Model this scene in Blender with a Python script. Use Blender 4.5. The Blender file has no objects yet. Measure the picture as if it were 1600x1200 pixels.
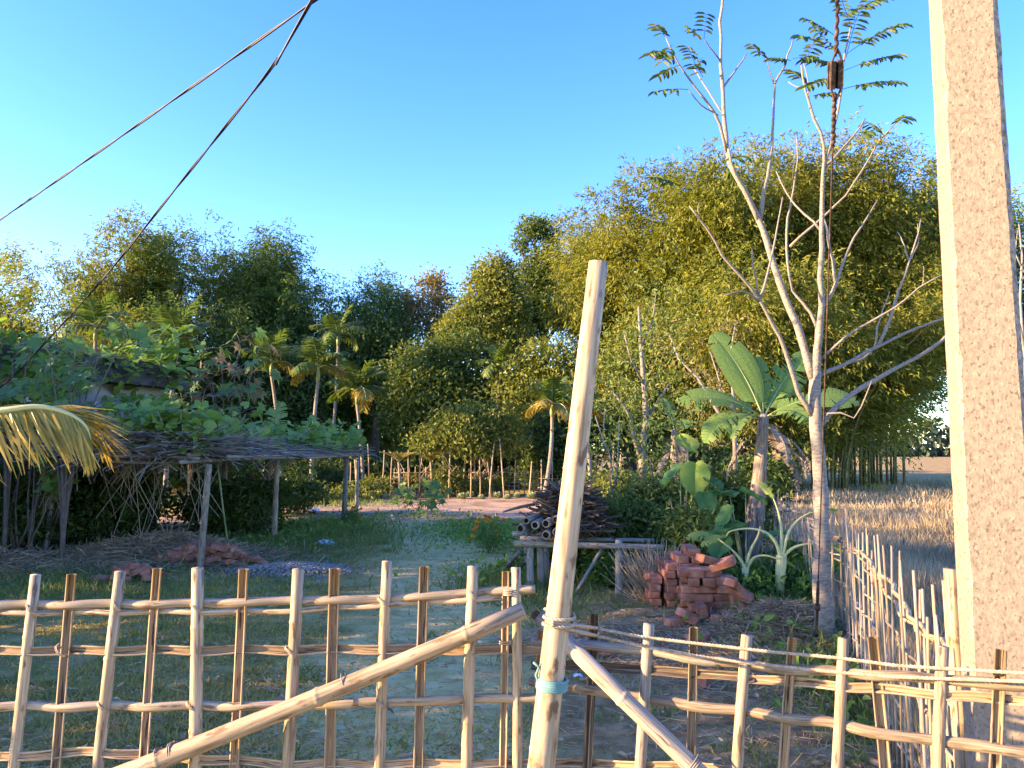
import bpy, math, random
import numpy as np
from mathutils import Vector, Matrix

# ------------------------------------------------------------------ camera, sky, sun
SC = bpy.context.scene
COL = SC.collection
random.seed(11)
R = np.random.default_rng(11)
FPX, HORIZON, CAM_Z = 1202.0, 703.0, 1.7
PITCH = math.atan((HORIZON - 600.0) / FPX)
cam_data = bpy.data.cameras.new("camera")
cam_data.sensor_width = 36.0
cam_data.lens = 36.0 * FPX / 1600.0
cam_data.clip_start, cam_data.clip_end = 0.05, 3000.0
cam = bpy.data.objects.new("camera", cam_data)
cam.location = (0, 0, CAM_Z)
cam.rotation_euler = (math.pi / 2 + PITCH, 0, 0)
COL.objects.link(cam)
SC.camera = cam

SUN_ELEV, SUN_BACK = math.radians(13.5), math.radians(10.0)     # low sun from the left, a little behind the camera
SUN_FROM = Vector((-math.cos(SUN_BACK) * math.cos(SUN_ELEV), -math.sin(SUN_BACK) * math.cos(SUN_ELEV), math.sin(SUN_ELEV)))
world = bpy.data.worlds.new("World")
SC.world = world
world.use_nodes = True
wn = world.node_tree
sky = wn.nodes.new("ShaderNodeTexSky")
sky.sky_type = 'NISHITA'
sky.sun_disc = False
sky.sun_elevation = SUN_ELEV
sky.sun_rotation = math.atan2(SUN_FROM.x, SUN_FROM.y)
sky.air_density, sky.dust_density, sky.ozone_density = 1.0, 0.4, 3.0
wn.nodes["Background"].inputs["Strength"].default_value = 0.15
skc = wn.nodes.new("ShaderNodeHueSaturation")
skc.inputs["Hue"].default_value, skc.inputs["Saturation"].default_value, skc.inputs["Value"].default_value = 0.526, 1.27, 0.92
wn.links.new(sky.outputs[0], skc.inputs["Color"])
wn.links.new(skc.outputs[0], wn.nodes["Background"].inputs["Color"])
sun_data = bpy.data.lights.new("sun", 'SUN')
sun_data.energy = 4.1
sun_data.angle = math.radians(0.53)
sun_data.color = (1.0, 0.67, 0.36)
sun = bpy.data.objects.new("sun", sun_data)
sun.rotation_euler = (-SUN_FROM).to_track_quat('-Z', 'Y').to_euler()
sun.location = (-20, -10, 20)
COL.objects.link(sun)
SC.view_settings.view_transform = 'Standard'
SC.view_settings.look = 'None'
SC.view_settings.exposure = 2.62
SC.view_settings.gamma = 1.0
SC.view_settings.use_curve_mapping = False
SC.cycles.use_denoising = True
SC.cycles.max_bounces = 8
SC.cycles.transparent_max_bounces = 4

# ------------------------------------------------------------------ helpers
def at(px, py, Y):
    u, v = (px - 800.0) / FPX, (600.0 - py) / FPX
    dy, dz = math.cos(PITCH) - v * math.sin(PITCH), math.sin(PITCH) + v * math.cos(PITCH)
    t = Y / dy
    return Vector((t * u, Y, CAM_Z + t * dz))

def gnd(px, py):
    u, v = (px - 800.0) / FPX, (600.0 - py) / FPX
    dy, dz = math.cos(PITCH) - v * math.sin(PITCH), math.sin(PITCH) + v * math.cos(PITCH)
    t = -CAM_Z / dz
    return Vector((t * u, t * dy, 0.0))

def lin(r, g, b):
    return tuple(((c / 255.0) / 12.92 if c / 255.0 <= 0.04045 else ((c / 255.0 + 0.055) / 1.055) ** 2.4) for c in (r, g, b))

ORG = {}
def tag(o, label=None, cat=None, group=None, kind=None):
    if label: o["label"] = label
    if cat: o["category"] = cat
    if group: o["group"] = group
    if kind: o["kind"] = kind
    return o

def thing(name, label, cat, loc=(0, 0, 0), group=None):
    o = bpy.data.objects.new(name, None)
    o.empty_display_size = 0.1
    COL.objects.link(o)
    o.location = loc
    ORG[o.name] = Vector(loc)
    return tag(o, label, cat, group)

def link_mesh(name, me, parent, shift=None):
    o = bpy.data.objects.new(name, me)
    COL.objects.link(o)
    if parent is not None:
        o.parent = parent
        ORG[o.name] = ORG[parent.name]
    else:
        o.location = shift
        ORG[o.name] = Vector(shift)
    return o

class MB:
    """collects tubes, boxes and polygons (world coordinates) and links them as one mesh"""
    def __init__(s):
        s.v, s.f, s.mi, s.uv = [], [], [], []
    def face(s, idx, uv=None, mi=0):
        s.f.append(tuple(idx)); s.mi.append(mi); s.uv.extend(uv if uv else [(0, 0)] * len(idx))
    def poly(s, pts, mi=0, uv=None):
        b = len(s.v); s.v.extend([tuple(p) for p in pts]); s.face(range(b, b + len(pts)), uv, mi)
    def frames(s, pts, up0=None):
        pts = [Vector(p) for p in pts]
        T = []
        for i in range(len(pts)):
            a, b = pts[max(i - 1, 0)], pts[min(i + 1, len(pts) - 1)]
            d = b - a
            T.append(d.normalized() if d.length > 1e-9 else Vector((0, 0, 1)))
        u = Vector(up0) if up0 is not None else (Vector((0, -1, 0)) if abs(T[0].y) < 0.8 else Vector((0, 0, 1)))
        out = []
        for i, t in enumerate(T):
            u = (u - t * u.dot(t))
            u = u.normalized() if u.length > 1e-6 else t.orthogonal().normalized()
            out.append((pts[i], t, u, t.cross(u)))
        return out
    def tube(s, pts, rad, n=8, cap=True, mi=0, up0=None, jit=0.0):
        fr = s.frames(pts, up0)
        if not hasattr(rad, '__len__'): rad = [rad] * len(fr)
        b = len(s.v); L = 0; Ls = []
        for i, (p, t, u, w) in enumerate(fr):
            if i: L += (p - fr[i - 1][0]).length
            Ls.append(L)
            for j in range(n):
                a = 2 * math.pi * (j + 0.5) / n + math.pi
                r = rad[i] * (1 + (random.uniform(-jit, jit) if jit else 0))
                s.v.append(tuple(p + u * (r * math.cos(a)) + w * (r * math.sin(a))))
        for i in range(len(fr) - 1):
            for j in range(n):
                k = (j + 1) % n
                s.face((b + i * n + j, b + i * n + k, b + (i + 1) * n + k, b + (i + 1) * n + j),
                       [(j / n, Ls[i]), ((j + 1) / n, Ls[i]), ((j + 1) / n, Ls[i + 1]), (j / n, Ls[i + 1])], mi)
        if cap:
            s.face([b + j for j in range(n)][::-1], None, mi)
            s.face([b + (len(fr) - 1) * n + j for j in range(n)], None, mi)
    def half_tube(s, pts, rad, thick, up0, n=7, mi_out=0, mi_in=1, arc=math.pi):
        """a split bamboo strip; up0 points to the side its hollow face looks to"""
        fr = s.frames(pts, up0)
        m = 2 * n; b = len(s.v); L = 0; Ls = []
        for i, (p, t, u, w) in enumerate(fr):
            if i: L += (p - fr[i - 1][0]).length
            Ls.append(L)
            r = rad[i] if hasattr(rad, '__len__') else rad
            for j in range(n):
                a = math.pi - arc / 2 + arc * j / (n - 1)
                s.v.append(tuple(p + u * (r * math.cos(a) + r * .5) + w * (r * math.sin(a))))
            for j in range(n):
                a = math.pi + arc / 2 - arc * j / (n - 1)
                s.v.append(tuple(p + u * ((r - thick) * math.cos(a) + r * .5) + w * ((r - thick) * math.sin(a))))
        for i in range(len(fr) - 1):
            for j in range(m):
                k = (j + 1) % m
                inner = n <= j < m - 1
                s.face((b + i * m + j, b + i * m + k, b + (i + 1) * m + k, b + (i + 1) * m + j),
                       [(j / m, Ls[i]), ((j + 1) / m, Ls[i]), ((j + 1) / m, Ls[i + 1]), (j / m, Ls[i + 1])], mi_in if inner else mi_out)
        for e in (0, len(fr) - 1):
            for j in range(n - 1):
                s.face((b + e * m + j, b + e * m + j + 1, b + e * m + m - 2 - j, b + e * m + m - 1 - j), None, mi_out)
    def box(s, c, size, rot=None, mi=0):
        c = Vector(c); h = [x / 2 for x in size]
        M = rot if rot is not None else Matrix.Identity(3)
        b = len(s.v)
        for x in (-1, 1):
            for y in (-1, 1):
                for z in (-1, 1):
                    s.v.append(tuple(c + M @ Vector((x * h[0], y * h[1], z * h[2]))))
        for q in ((0, 1, 3, 2), (4, 6, 7, 5), (0, 4, 5, 1), (2, 3, 7, 6), (0, 2, 6, 4), (1, 5, 7, 3)):
            s.face([b + i for i in q], [(0, 0), (1, 0), (1, 1), (0, 1)], mi)
    def build(s, name, mats, parent=None, smooth=True, bevel=0):
        if not isinstance(mats, (list, tuple)): mats = [mats]
        V = np.array(s.v, dtype=np.float64)
        if parent is not None: o0 = ORG[parent.name]
        else: o0 = Vector(((V[:, 0].min() + V[:, 0].max()) / 2, (V[:, 1].min() + V[:, 1].max()) / 2, V[:, 2].min()))
        V = V - np.array(o0)
        me = bpy.data.meshes.new(name)
        me.from_pydata(V.tolist(), [], s.f)
        uv = me.uv_layers.new(name="uv")
        uv.data.foreach_set("uv", np.array(s.uv, dtype=np.float32).ravel())
        me.polygons.foreach_set("material_index", np.array(s.mi, dtype=np.int32))
        me.polygons.foreach_set("use_smooth", np.full(len(s.f), smooth))
        for m in mats: me.materials.append(m)
        me.update()
        return link_mesh(name, me, parent, o0)

def nrm(a):
    return a / np.maximum(np.linalg.norm(a, axis=-1, keepdims=True), 1e-9)

def frames_from(D, N):
    X = nrm(D); Z = nrm(N - (N * X).sum(-1, keepdims=True) * X); Y = np.cross(Z, X)
    return X, Y, Z

class Bulk:
    """many small copies of one little template, joined into one mesh"""
    def __init__(s):
        s.V, s.F, s.n = [], [], 0
    def add(s, tmpl, P, D, N, S):
        tv, tf = tmpl
        P, D, N, S = [np.asarray(a, dtype=np.float64) for a in (P, D, N, S)]
        if len(P) == 0: return
        X, Y, Z = frames_from(D, N)
        k = len(tv)
        V = (P[:, None] + (tv[None, :, 0:1] * S[:, None, 0:1]) * X[:, None] + (tv[None, :, 1:2] * S[:, None, 1:2]) * Y[:, None]
             + (tv[None, :, 2:3] * S[:, None, 2:3]) * Z[:, None])
        F = (tf[None] + (np.arange(len(P)) * k)[:, None, None] + s.n)
        s.V.append(V.reshape(-1, 3)); s.F.append(F.reshape(-1, tf.shape[1])); s.n += len(P) * k
    def build(s, name, mat, parent=None, smooth=False):
        V = np.concatenate(s.V)
        if parent is not None: o0 = ORG[parent.name]
        else: o0 = Vector(((V[:, 0].min() + V[:, 0].max()) / 2, (V[:, 1].min() + V[:, 1].max()) / 2, V[:, 2].min()))
        V = (V - np.array(o0)).astype(np.float32)
        sizes = np.concatenate([np.full(len(f), f.shape[1], dtype=np.int32) for f in s.F])
        idx = np.concatenate([f.ravel() for f in s.F]).astype(np.int32)
        me = bpy.data.meshes.new(name)
        me.vertices.add(len(V)); me.vertices.foreach_set("co", V.ravel())
        me.loops.add(len(idx)); me.loops.foreach_set("vertex_index", idx)
        me.polygons.add(len(sizes))
        me.polygons.foreach_set("loop_start", np.concatenate([[0], np.cumsum(sizes)[:-1]]).astype(np.int32))
        me.polygons.foreach_set("use_smooth", np.full(len(sizes), smooth))
        me.update(calc_edges=True)
        me.materials.append(mat)
        return link_mesh(name, me, parent, o0)

A = np.array
T_DIAMOND = (A([(0, 0, 0), (.42, .5, .06), (1, 0, -.05), (.42, -.5, .06)], float), A([(0, 1, 2, 3)]))
T_TRI = (A([(0, -.3, 0), (.38, .55, .05), (1, -.05, -.05)], float), A([(0, 1, 2)]))
T_BLADE = (A([(0, -.5, 0), (0, .5, 0), (1, 0, 0)], float), A([(0, 1, 2)]))
T_ELL = (A([(0, 0, 0), (.28, .42, .1), (.72, .36, .05), (1, 0, -.14), (.72, -.36, .05), (.28, -.42, .1)], float), A([(0, 1, 2, 3), (0, 3, 4, 5)]))
T_LEAFLET = (A([(0, -.2, 0), (0, .2, 0), (.45, .5, .02), (.45, -.5, .02), (1, 0, -.22)], float), None)
T_STRIP = (A([(0, -.35, 0), (0, .35, 0), (.5, .5, -.06), (.5, -.5, -.06), (1, .08, -.3), (1, -.08, -.3)], float), A([(0, 1, 2, 3), (3, 2, 4, 5)]))
T_HEART = (A([(.25, 0, -.05), (0, .22, .04), (.12, .5, .06), (.5, .5, .03), (.8, .25, 0), (1, 0, -.08), (.8, -.25, 0), (.5, -.5, .03), (.12, -.5, .06), (0, -.22, .04)], float),
           A([(0, i, i + 1) for i in range(1, 9)]))
def star_template(n=7, notch=.42):
    v = [(0, 0, -.03)]; f = []
    for i in range(n):
        a = math.radians(-140 + 280 * i / (n - 1)); L = 1 - .28 * abs(i - (n - 1) / 2) / ((n - 1) / 2)
        v.append((L * math.cos(a), L * math.sin(a) , -.12))
        for da, rr in ((-.13, .55), (.13, .55)):
            v.append((L * rr * math.cos(a + da), L * rr * math.sin(a + da), .02))
    for i in range(n - 1):
        a = math.radians(-140 + 280 * (i + .5) / (n - 1))
        v.append((notch * math.cos(a), notch * math.sin(a), .03))
    for i in range(n):
        t, l, r = 1 + 3 * i, 2 + 3 * i, 3 + 3 * i
        f.append((l, r, t)); f.append((0, l, r))
        if i: f.append((0, 1 + 3 * n + i - 1, l))
        if i < n - 1: f.append((0, r, 1 + 3 * n + i))
    v = A(v, float); v[:, 0] += .25; v *= A([.75, .75, 1])
    return v, A(f)
T_STAR = star_template()
T_STONE = (A([(1, 0, 0), (-.9, .1, .1), (0, 1, .1), (.1, -.9, 0), (0, .1, .8), (0, 0, -.8)], float), A([(0, 2, 4), (2, 1, 4), (1, 3, 4), (3, 0, 4), (2, 0, 5), (1, 2, 5), (3, 1, 5), (0, 3, 5)]))
T_STICK = (A([(0, -.5, -.29), (0, .5, -.29), (0, 0, .58), (1, -.5, -.29), (1, .5, -.29), (1, 0, .58)], float), A([(0, 1, 4, 3), (1, 2, 5, 4), (2, 0, 3, 5)]))

def rdir(n, zb=0.0, zs=1.0):
    d = R.normal(size=(n, 3)); d[:, 2] = d[:, 2] * zs + zb
    return nrm(d)

# ------------------------------------------------------------------ materials
def ramp(nt, stops):
    r = nt.nodes.new("ShaderNodeValToRGB")
    while len(r.color_ramp.elements) < len(stops): r.color_ramp.elements.new(0.5)
    for e, (p, c) in zip(r.color_ramp.elements, stops):
        e.position = p; e.color = (*c, 1)
    return r

def mat(name, stops, scale=6.0, stretch=(1, 1, 1), coord='Object', rough=0.75, bump=0.0, bscale=40.0, bdist=0.01,
        island=0.0, objrand=0.0, transl=0.0, tcol=None, detail=5.0, spec=0.3, spots=None, nrange=(0.3, 0.7)):
    m = bpy.data.materials.new(name); m.use_nodes = True
    nt = m.node_tree; N = nt.nodes; K = nt.links
    bs = N["Principled BSDF"]; out = N["Material Output"]
    bs.inputs["Roughness"].default_value = rough
    bs.inputs["Specular IOR Level"].default_value = spec
    tc = N.new("ShaderNodeTexCoord"); mp = N.new("ShaderNodeMapping"); mp.inputs["Scale"].default_value = stretch
    K.new(tc.outputs[coord], mp.inputs["Vector"])
    no = N.new("ShaderNodeTexNoise"); no.inputs["Scale"].default_value = scale; no.inputs["Detail"].default_value = detail
    K.new(mp.outputs[0], no.inputs["Vector"])
    fac = N.new("ShaderNodeMapRange"); fac.inputs["From Min"].default_value, fac.inputs["From Max"].default_value = nrange
    K.new(no.outputs["Fac"], fac.inputs["Value"])
    f = fac.outputs[0]
    if objrand:                               # moves each object to another part of the pattern
        oi = N.new("ShaderNodeObjectInfo"); vm = N.new("ShaderNodeVectorMath"); vm.operation = 'SCALE'
        cb = N.new("ShaderNodeCombineXYZ")
        for i in range(3): K.new(oi.outputs["Random"], cb.inputs[i])
        vm.inputs["Scale"].default_value = 37.0; K.new(cb.outputs[0], vm.inputs[0])
        K.new(vm.outputs[0], mp.inputs["Location"])
    if island:
        ge = N.new("ShaderNodeNewGeometry"); mx = N.new("ShaderNodeMix")
        mx.inputs[0].default_value = island
        K.new(f, mx.inputs[2]); K.new(ge.outputs["Random Per Island"], mx.inputs[3]); f = mx.outputs[0]
    rp = ramp(nt, stops); K.new(f, rp.inputs[0]); c = rp.outputs[0]
    if objrand:
        hs = N.new("ShaderNodeHueSaturation"); mr = N.new("ShaderNodeMapRange")
        mr.inputs["To Min"].default_value, mr.inputs["To Max"].default_value = 1 - objrand, 1 + objrand
        K.new(oi.outputs["Random"], mr.inputs["Value"]); K.new(mr.outputs[0], hs.inputs["Value"]); K.new(c, hs.inputs["Color"]); c = hs.outputs[0]
    if spots:                                 # (colour, scale, threshold, stretch)
        n2 = N.new("ShaderNodeTexNoise"); n2.inputs["Scale"].default_value = spots[1]; n2.inputs["Detail"].default_value = 6
        m2 = N.new("ShaderNodeMapping"); m2.inputs["Scale"].default_value = spots[3] if len(spots) > 3 else (1, 1, 1)
        K.new(tc.outputs[coord], m2.inputs[0]); K.new(m2.outputs[0], n2.inputs["Vector"])
        if objrand: K.new(vm.outputs[0], m2.inputs["Location"])
        r2 = N.new("ShaderNodeMapRange"); r2.inputs["From Min"].default_value = spots[2]; r2.inputs["From Max"].default_value = spots[2] + 0.08
        K.new(n2.outputs["Fac"], r2.inputs["Value"])
        mx2 = N.new("ShaderNodeMix"); mx2.data_type = 'RGBA'; mx2.inputs["B"].default_value = (*spots[0], 1)
        K.new(r2.outputs[0], mx2.inputs["Factor"]); K.new(c, mx2.inputs["A"]); c = mx2.outputs["Result"]
    K.new(c, bs.inputs["Base Color"])
    if bump:
        nb = N.new("ShaderNodeTexNoise"); nb.inputs["Scale"].default_value = bscale; nb.inputs["Detail"].default_value = 6
        K.new(mp.outputs[0], nb.inputs["Vector"])
        bm = N.new("ShaderNodeBump"); bm.inputs["Strength"].default_value = bump; bm.inputs["Distance"].default_value = bdist
        K.new(nb.outputs["Fac"], bm.inputs["Height"]); K.new(bm.outputs[0], bs.inputs["Normal"])
    if transl:
        tr = N.new("ShaderNodeBsdfTranslucent"); ms = N.new("ShaderNodeMixShader"); ms.inputs[0].default_value = transl
        hs2 = N.new("ShaderNodeHueSaturation"); hs2.inputs["Saturation"].default_value = 1.15; hs2.inputs["Value"].default_value = 1.5
        K.new(c, hs2.inputs["Color"]); K.new(hs2.outputs[0], tr.inputs["Color"])
        K.new(bs.outputs[0], ms.inputs[1]); K.new(tr.outputs[0], ms.inputs[2]); K.new(ms.outputs[0], out.inputs["Surface"])
    return m

def leafmat(name, dark, mid, light, transl=0.3, island=0.6, scale=.6, rough=0.55, spec=0.14):
    return mat(name, [(0.0, dark), (0.5, mid), (1.0, light)], scale=scale, island=island, transl=transl, rough=rough, spec=spec, detail=3)

M = {}
M['bamboo'] = mat('bamboo_skin', [(0, (.17, .115, .065)), (.45, (.32, .24, .145)), (1, (.44, .345, .225))], scale=5, stretch=(3.2, 1.3, 1), coord='UV', rough=.55, bump=.3, bscale=18, bdist=.002, objrand=.16, detail=9,
                  spots=((.14, .086, .047), 4.5, .575, (1.6, 3.2, 1)))
M['bamboo_split'] = mat('split_bamboo_inside', [(0, (.10, .055, .03)), (.45, (.30, .19, .10)), (1, (.52, .38, .22))], scale=5, stretch=(11, 1.4, 1), coord='UV', rough=.8, bump=.5, bscale=22, bdist=.003, objrand=.2,
                        spots=((.05, .032, .022), 3.2, .56, (3, 3, 1)))
M['bamboo_grey'] = mat('weathered_bamboo', [(0, (.15, .13, .105)), (.5, (.27, .235, .185)), (1, (.38, .335, .26))], scale=5, stretch=(7, 1.6, 1), coord='UV', rough=.7, bump=.3, bscale=18, bdist=.002, objrand=.15,
                       spots=((.10, .08, .06), 3, .6, (4, 3, 1)))
M['bamboo_worn'] = mat('worn_bamboo', [(0, (.10, .075, .05)), (.45, (.24, .18, .115)), (1, (.38, .30, .205))], scale=5, stretch=(3.5, 1.5, 1), coord='UV', rough=.7, bump=.4, bscale=18, bdist=.002, objrand=.2, detail=9,
                       spots=((.10, .07, .045), 4, .585, (1.8, 3, 1)))
M['bamboo_old'] = mat('old_grey_bamboo', [(0, (.10, .09, .075)), (.5, (.22, .195, .165)), (1, (.36, .32, .27))], scale=5, stretch=(7, 2, 1), coord='UV', rough=.8, bump=.3, bscale=18, bdist=.003, objrand=.2)
M['bamboo_black'] = mat('blackened_bamboo', [(0, (.02, .016, .013)), (.55, (.07, .05, .035)), (1, (.34, .25, .15))], scale=4, stretch=(6, 2, 1), coord='UV', rough=.8, bump=.3, bscale=18, bdist=.002, objrand=.2)
M['stick'] = mat('dry_stick', [(0, (.038, .025, .016)), (.5, (.09, .062, .039)), (1, (.19, .138, .088))], scale=3, island=.75, rough=.85)
M['stick_grey'] = mat('grey_thatch_stick', [(0, (.09, .075, .055)), (.5, (.20, .165, .125)), (1, (.34, .285, .215))], scale=3, island=.75, rough=.85)
M['stick_light'] = mat('pale_stick', [(0, (.16, .12, .08)), (.5, (.32, .24, .15)), (1, (.48, .37, .24))], scale=3, island=.75, rough=.8)
M['straw'] = mat('dry_straw', [(0, (.16, .10, .055)), (.5, (.34, .235, .13)), (1, (.52, .40, .24))], scale=3, island=.8, rough=.8, transl=.1)
M['rope'] = mat('rope_fibre', [(0, (.26, .20, .13)), (1, (.46, .37, .27))], scale=60, rough=.9)
M['twine'] = mat('blue_green_twine', [(0, (.08, .20, .20)), (1, (.17, .32, .30))], scale=40, rough=.8)
M['wire'] = mat('grey_wire', [(0, (.10, .09, .08)), (1, (.22, .20, .18))], scale=20, rough=.5)
M['cable'] = mat('black_cable', [(0, (.010, .010, .012)), (1, (.03, .03, .034))], scale=10, rough=.5)
M['rust'] = mat('rusty_iron', [(0, (.022, .014, .011)), (.5, (.055, .035, .026)), (1, (.12, .075, .052))], scale=25, rough=.85, bump=.6, bscale=60, bdist=.004)
M['concrete'] = mat('pole_concrete', [(0, (.16, .13, .095)), (.5, (.245, .202, .15)), (1, (.32, .265, .195))], scale=60, stretch=(1, 1, .8), rough=.9, bump=.5, bscale=120, bdist=.004, detail=12, nrange=(.2, .8),
                    spots=((.13, .102, .075), 105, .57, (1, 1, .7)))
M['concrete_rough'] = mat('broken_concrete', [(0, (.13, .105, .08)), (.5, (.30, .25, .19)), (1, (.46, .40, .31))], scale=45, rough=.95, bump=1, bscale=60, bdist=.02, detail=8)
M['bark_pale'] = mat('pale_bark', [(0, (.12, .105, .085)), (.5, (.22, .19, .155)), (1, (.32, .28, .23))], scale=6, stretch=(1.2, 9, 1), coord='UV', rough=.8, bump=.5, bscale=14, bdist=.006,
                       spots=((.15, .10, .07), 3.2, .60, (2, 5, 1)))
M['bark'] = mat('brown_bark', [(0, (.06, .045, .035)), (.5, (.14, .105, .08)), (1, (.24, .19, .15))], scale=5, stretch=(6, 2, 1), coord='UV', rough=.9, bump=.6, bscale=14, bdist=.01)
M['palm_trunk'] = mat('palm_trunk', [(0, (.10, .085, .065)), (.5, (.19, .16, .13)), (1, (.29, .25, .20))], scale=4, stretch=(1, 7, 1), coord='UV', rough=.85)
M['culm'] = mat('bamboo_culm', [(0, (.05, .055, .02)), (.5, (.13, .12, .04)), (1, (.24, .20, .08))], scale=3, stretch=(2, 2, 1), coord='UV', rough=.5, objrand=.3)
M['brick'] = mat('red_brick', [(0, (.19, .07, .04)), (.5, (.345, .135, .076)), (1, (.47, .22, .13))], scale=9, rough=.9, bump=.5, bscale=45, bdist=.006, objrand=.28, detail=8,
                 spots=((.42, .34, .27), 7, .67))
M['gravel'] = mat('grey_gravel', [(0, (.13, .12, .095)), (.5, (.25, .225, .185)), (1, (.40, .365, .31))], scale=3, island=.8, rough=.9)
M['plaster'] = mat('stained_grey_plaster', [(0, (.12, .12, .125)), (.5, (.25, .25, .26)), (1, (.38, .37, .37))], scale=1.6, rough=.95, detail=9, bump=.3, bscale=20,
                   spots=((.05, .05, .05), 1.3, .56, (1, 1, .3)))
M['slab'] = mat('dark_roof_slab', [(0, (.03, .03, .03)), (.5, (.06, .058, .055)), (1, (.13, .12, .11))], scale=3, rough=.95, detail=8)
M['whitewash'] = mat('old_whitewash', [(0, (.30, .29, .28)), (1, (.55, .53, .50))], scale=5, rough=.9, detail=8)
M['dark_void'] = mat('painted_room_darkness', [(0, (.02, .018, .016)), (1, (.05, .045, .04))], scale=5, rough=.9)  # flat dark colour stands in for the unlit room behind the window openings
M['plastic'] = mat('white_plastic', [(0, (.5, .52, .55)), (1, (.75, .77, .8))], scale=6, rough=.5)
M['marigold'] = mat('marigold_petal', [(0, (.75, .22, .01)), (1, (.85, .42, .02))], scale=20, island=.8, rough=.7)
M['pumpkin_flower'] = mat('yellow_petal', [(0, (.8, .55, .02)), (1, (.9, .7, .05))], scale=20, rough=.6, transl=.2)
# foliage
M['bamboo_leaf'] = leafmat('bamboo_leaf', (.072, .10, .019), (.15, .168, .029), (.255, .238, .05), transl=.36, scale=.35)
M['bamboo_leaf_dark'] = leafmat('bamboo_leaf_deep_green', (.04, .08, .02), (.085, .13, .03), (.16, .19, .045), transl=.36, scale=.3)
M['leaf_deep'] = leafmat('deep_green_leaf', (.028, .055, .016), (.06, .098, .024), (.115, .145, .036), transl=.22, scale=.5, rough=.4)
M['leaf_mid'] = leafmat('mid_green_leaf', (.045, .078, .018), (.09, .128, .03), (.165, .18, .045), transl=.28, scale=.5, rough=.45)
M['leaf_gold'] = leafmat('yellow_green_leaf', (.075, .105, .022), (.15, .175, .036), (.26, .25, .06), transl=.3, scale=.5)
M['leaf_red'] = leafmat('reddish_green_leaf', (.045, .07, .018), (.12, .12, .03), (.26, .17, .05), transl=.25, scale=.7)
M['leaf_dry'] = leafmat('sparse_tan_leaf', (.13, .11, .045), (.22, .18, .07), (.32, .26, .10), transl=.3)
M['vine_leaf'] = leafmat('vine_leaf', (.11, .185, .032), (.185, .275, .055), (.26, .34, .085), transl=.32, scale=1.5, rough=.5)
M['castor_leaf'] = leafmat('lobed_leaf', (.065, .125, .035), (.11, .185, .045), (.18, .245, .06), transl=.3, scale=1.5, rough=.45)
M['castor_red'] = leafmat('young_reddish_leaf', (.10, .09, .035), (.20, .15, .06), (.30, .17, .09), transl=.3, scale=1.5, rough=.45)
M['shrub_leaf'] = leafmat('shrub_leaf', (.07, .105, .026), (.13, .17, .042), (.20, .235, .07), transl=.3, scale=1.2)
M['grove_weed'] = leafmat('weed_leaf', (.05, .11, .022), (.09, .175, .035), (.17, .24, .06), transl=.3, scale=1.5)
M['banana'] = mat('banana_leaf', [(0, (.07, .135, .032)), (.5, (.12, .205, .048)), (1, (.18, .265, .07))], scale=3, stretch=(2, 30, 1), coord='UV', rough=.6, transl=.3, bump=.5, bscale=6, bdist=.01, spec=.2)
M['banana_young'] = mat('young_banana_leaf', [(0, (.10, .17, .035)), (.5, (.20, .27, .05)), (1, (.32, .36, .10))], scale=3, stretch=(2, 24, 1), coord='UV', rough=.45, transl=.4, spec=.4)
M['banana_stem'] = mat('banana_stem', [(0, (.10, .15, .05)), (.5, (.20, .24, .09)), (1, (.36, .36, .16))], scale=4, stretch=(5, 1, 1), coord='UV', rough=.5, spots=((.16, .10, .055), 3, .58, (2, 1.5, 1)))
M['banana_bright'] = mat('pale_yellow_stem', [(0, (.34, .36, .12)), (1, (.58, .54, .24))], scale=4, stretch=(5, 1, 1), coord='UV', rough=.5)
M['banana_dry'] = mat('dry_banana_sheath', [(0, (.13, .09, .06)), (.5, (.30, .23, .165)), (1, (.48, .40, .31))], scale=4, stretch=(9, 1.5, 1), coord='UV', rough=.85, bump=.8, bscale=10, bdist=.02, transl=.1)
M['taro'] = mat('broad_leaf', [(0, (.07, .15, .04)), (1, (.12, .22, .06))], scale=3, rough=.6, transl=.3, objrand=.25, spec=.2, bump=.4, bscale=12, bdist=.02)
M['taro_sun_tint'] = mat('broad_leaf_painted_sun', [(0, (.20, .29, .05)), (1, (.30, .36, .08))], scale=3, rough=.6, transl=.45, spec=.2, bump=.4, bscale=12, bdist=.02)  # lit copy of the broad leaf: sunlight put into its colour
M['palm_leaf'] = leafmat('palm_leaflet', (.05, .095, .02), (.10, .15, .032), (.18, .20, .05), transl=.3, scale=1.2, rough=.4)
M['palm_yellow'] = leafmat('yellowed_palm_leaflet', (.16, .15, .03), (.26, .21, .045), (.36, .27, .07), transl=.3, scale=1.2, rough=.45)
M['coconut_leaf'] = leafmat('coconut_leaflet', (.17, .16, .03), (.36, .27, .06), (.52, .37, .10), transl=.3, scale=6, island=.35, rough=.4)
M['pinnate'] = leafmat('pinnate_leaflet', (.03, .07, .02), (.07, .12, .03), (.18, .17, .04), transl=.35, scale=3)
M['grass'] = leafmat('lawn_blade', (.24, .195, .05), (.385, .305, .095), (.54, .42, .155), transl=.2, scale=.7, island=.55, rough=.9, spec=.03)
M['grass_green'] = leafmat('fresh_grass_blade', (.10, .135, .035), (.16, .195, .05), (.25, .26, .08), transl=.25, scale=1.0, island=.5, rough=.6)
M['dry_grass'] = leafmat('dry_field_grass', (.20, .155, .085), (.36, .28, .165), (.52, .42, .27), transl=.15, scale=.5, island=.65, rough=.9, spec=.03)
M['far_leaf'] = leafmat('haze_tinted_leaf', (.05, .075, .045), (.075, .10, .06), (.11, .13, .08), transl=.2, scale=.3)  # greyer, bluer green: distance haze put into the leaf colour

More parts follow.
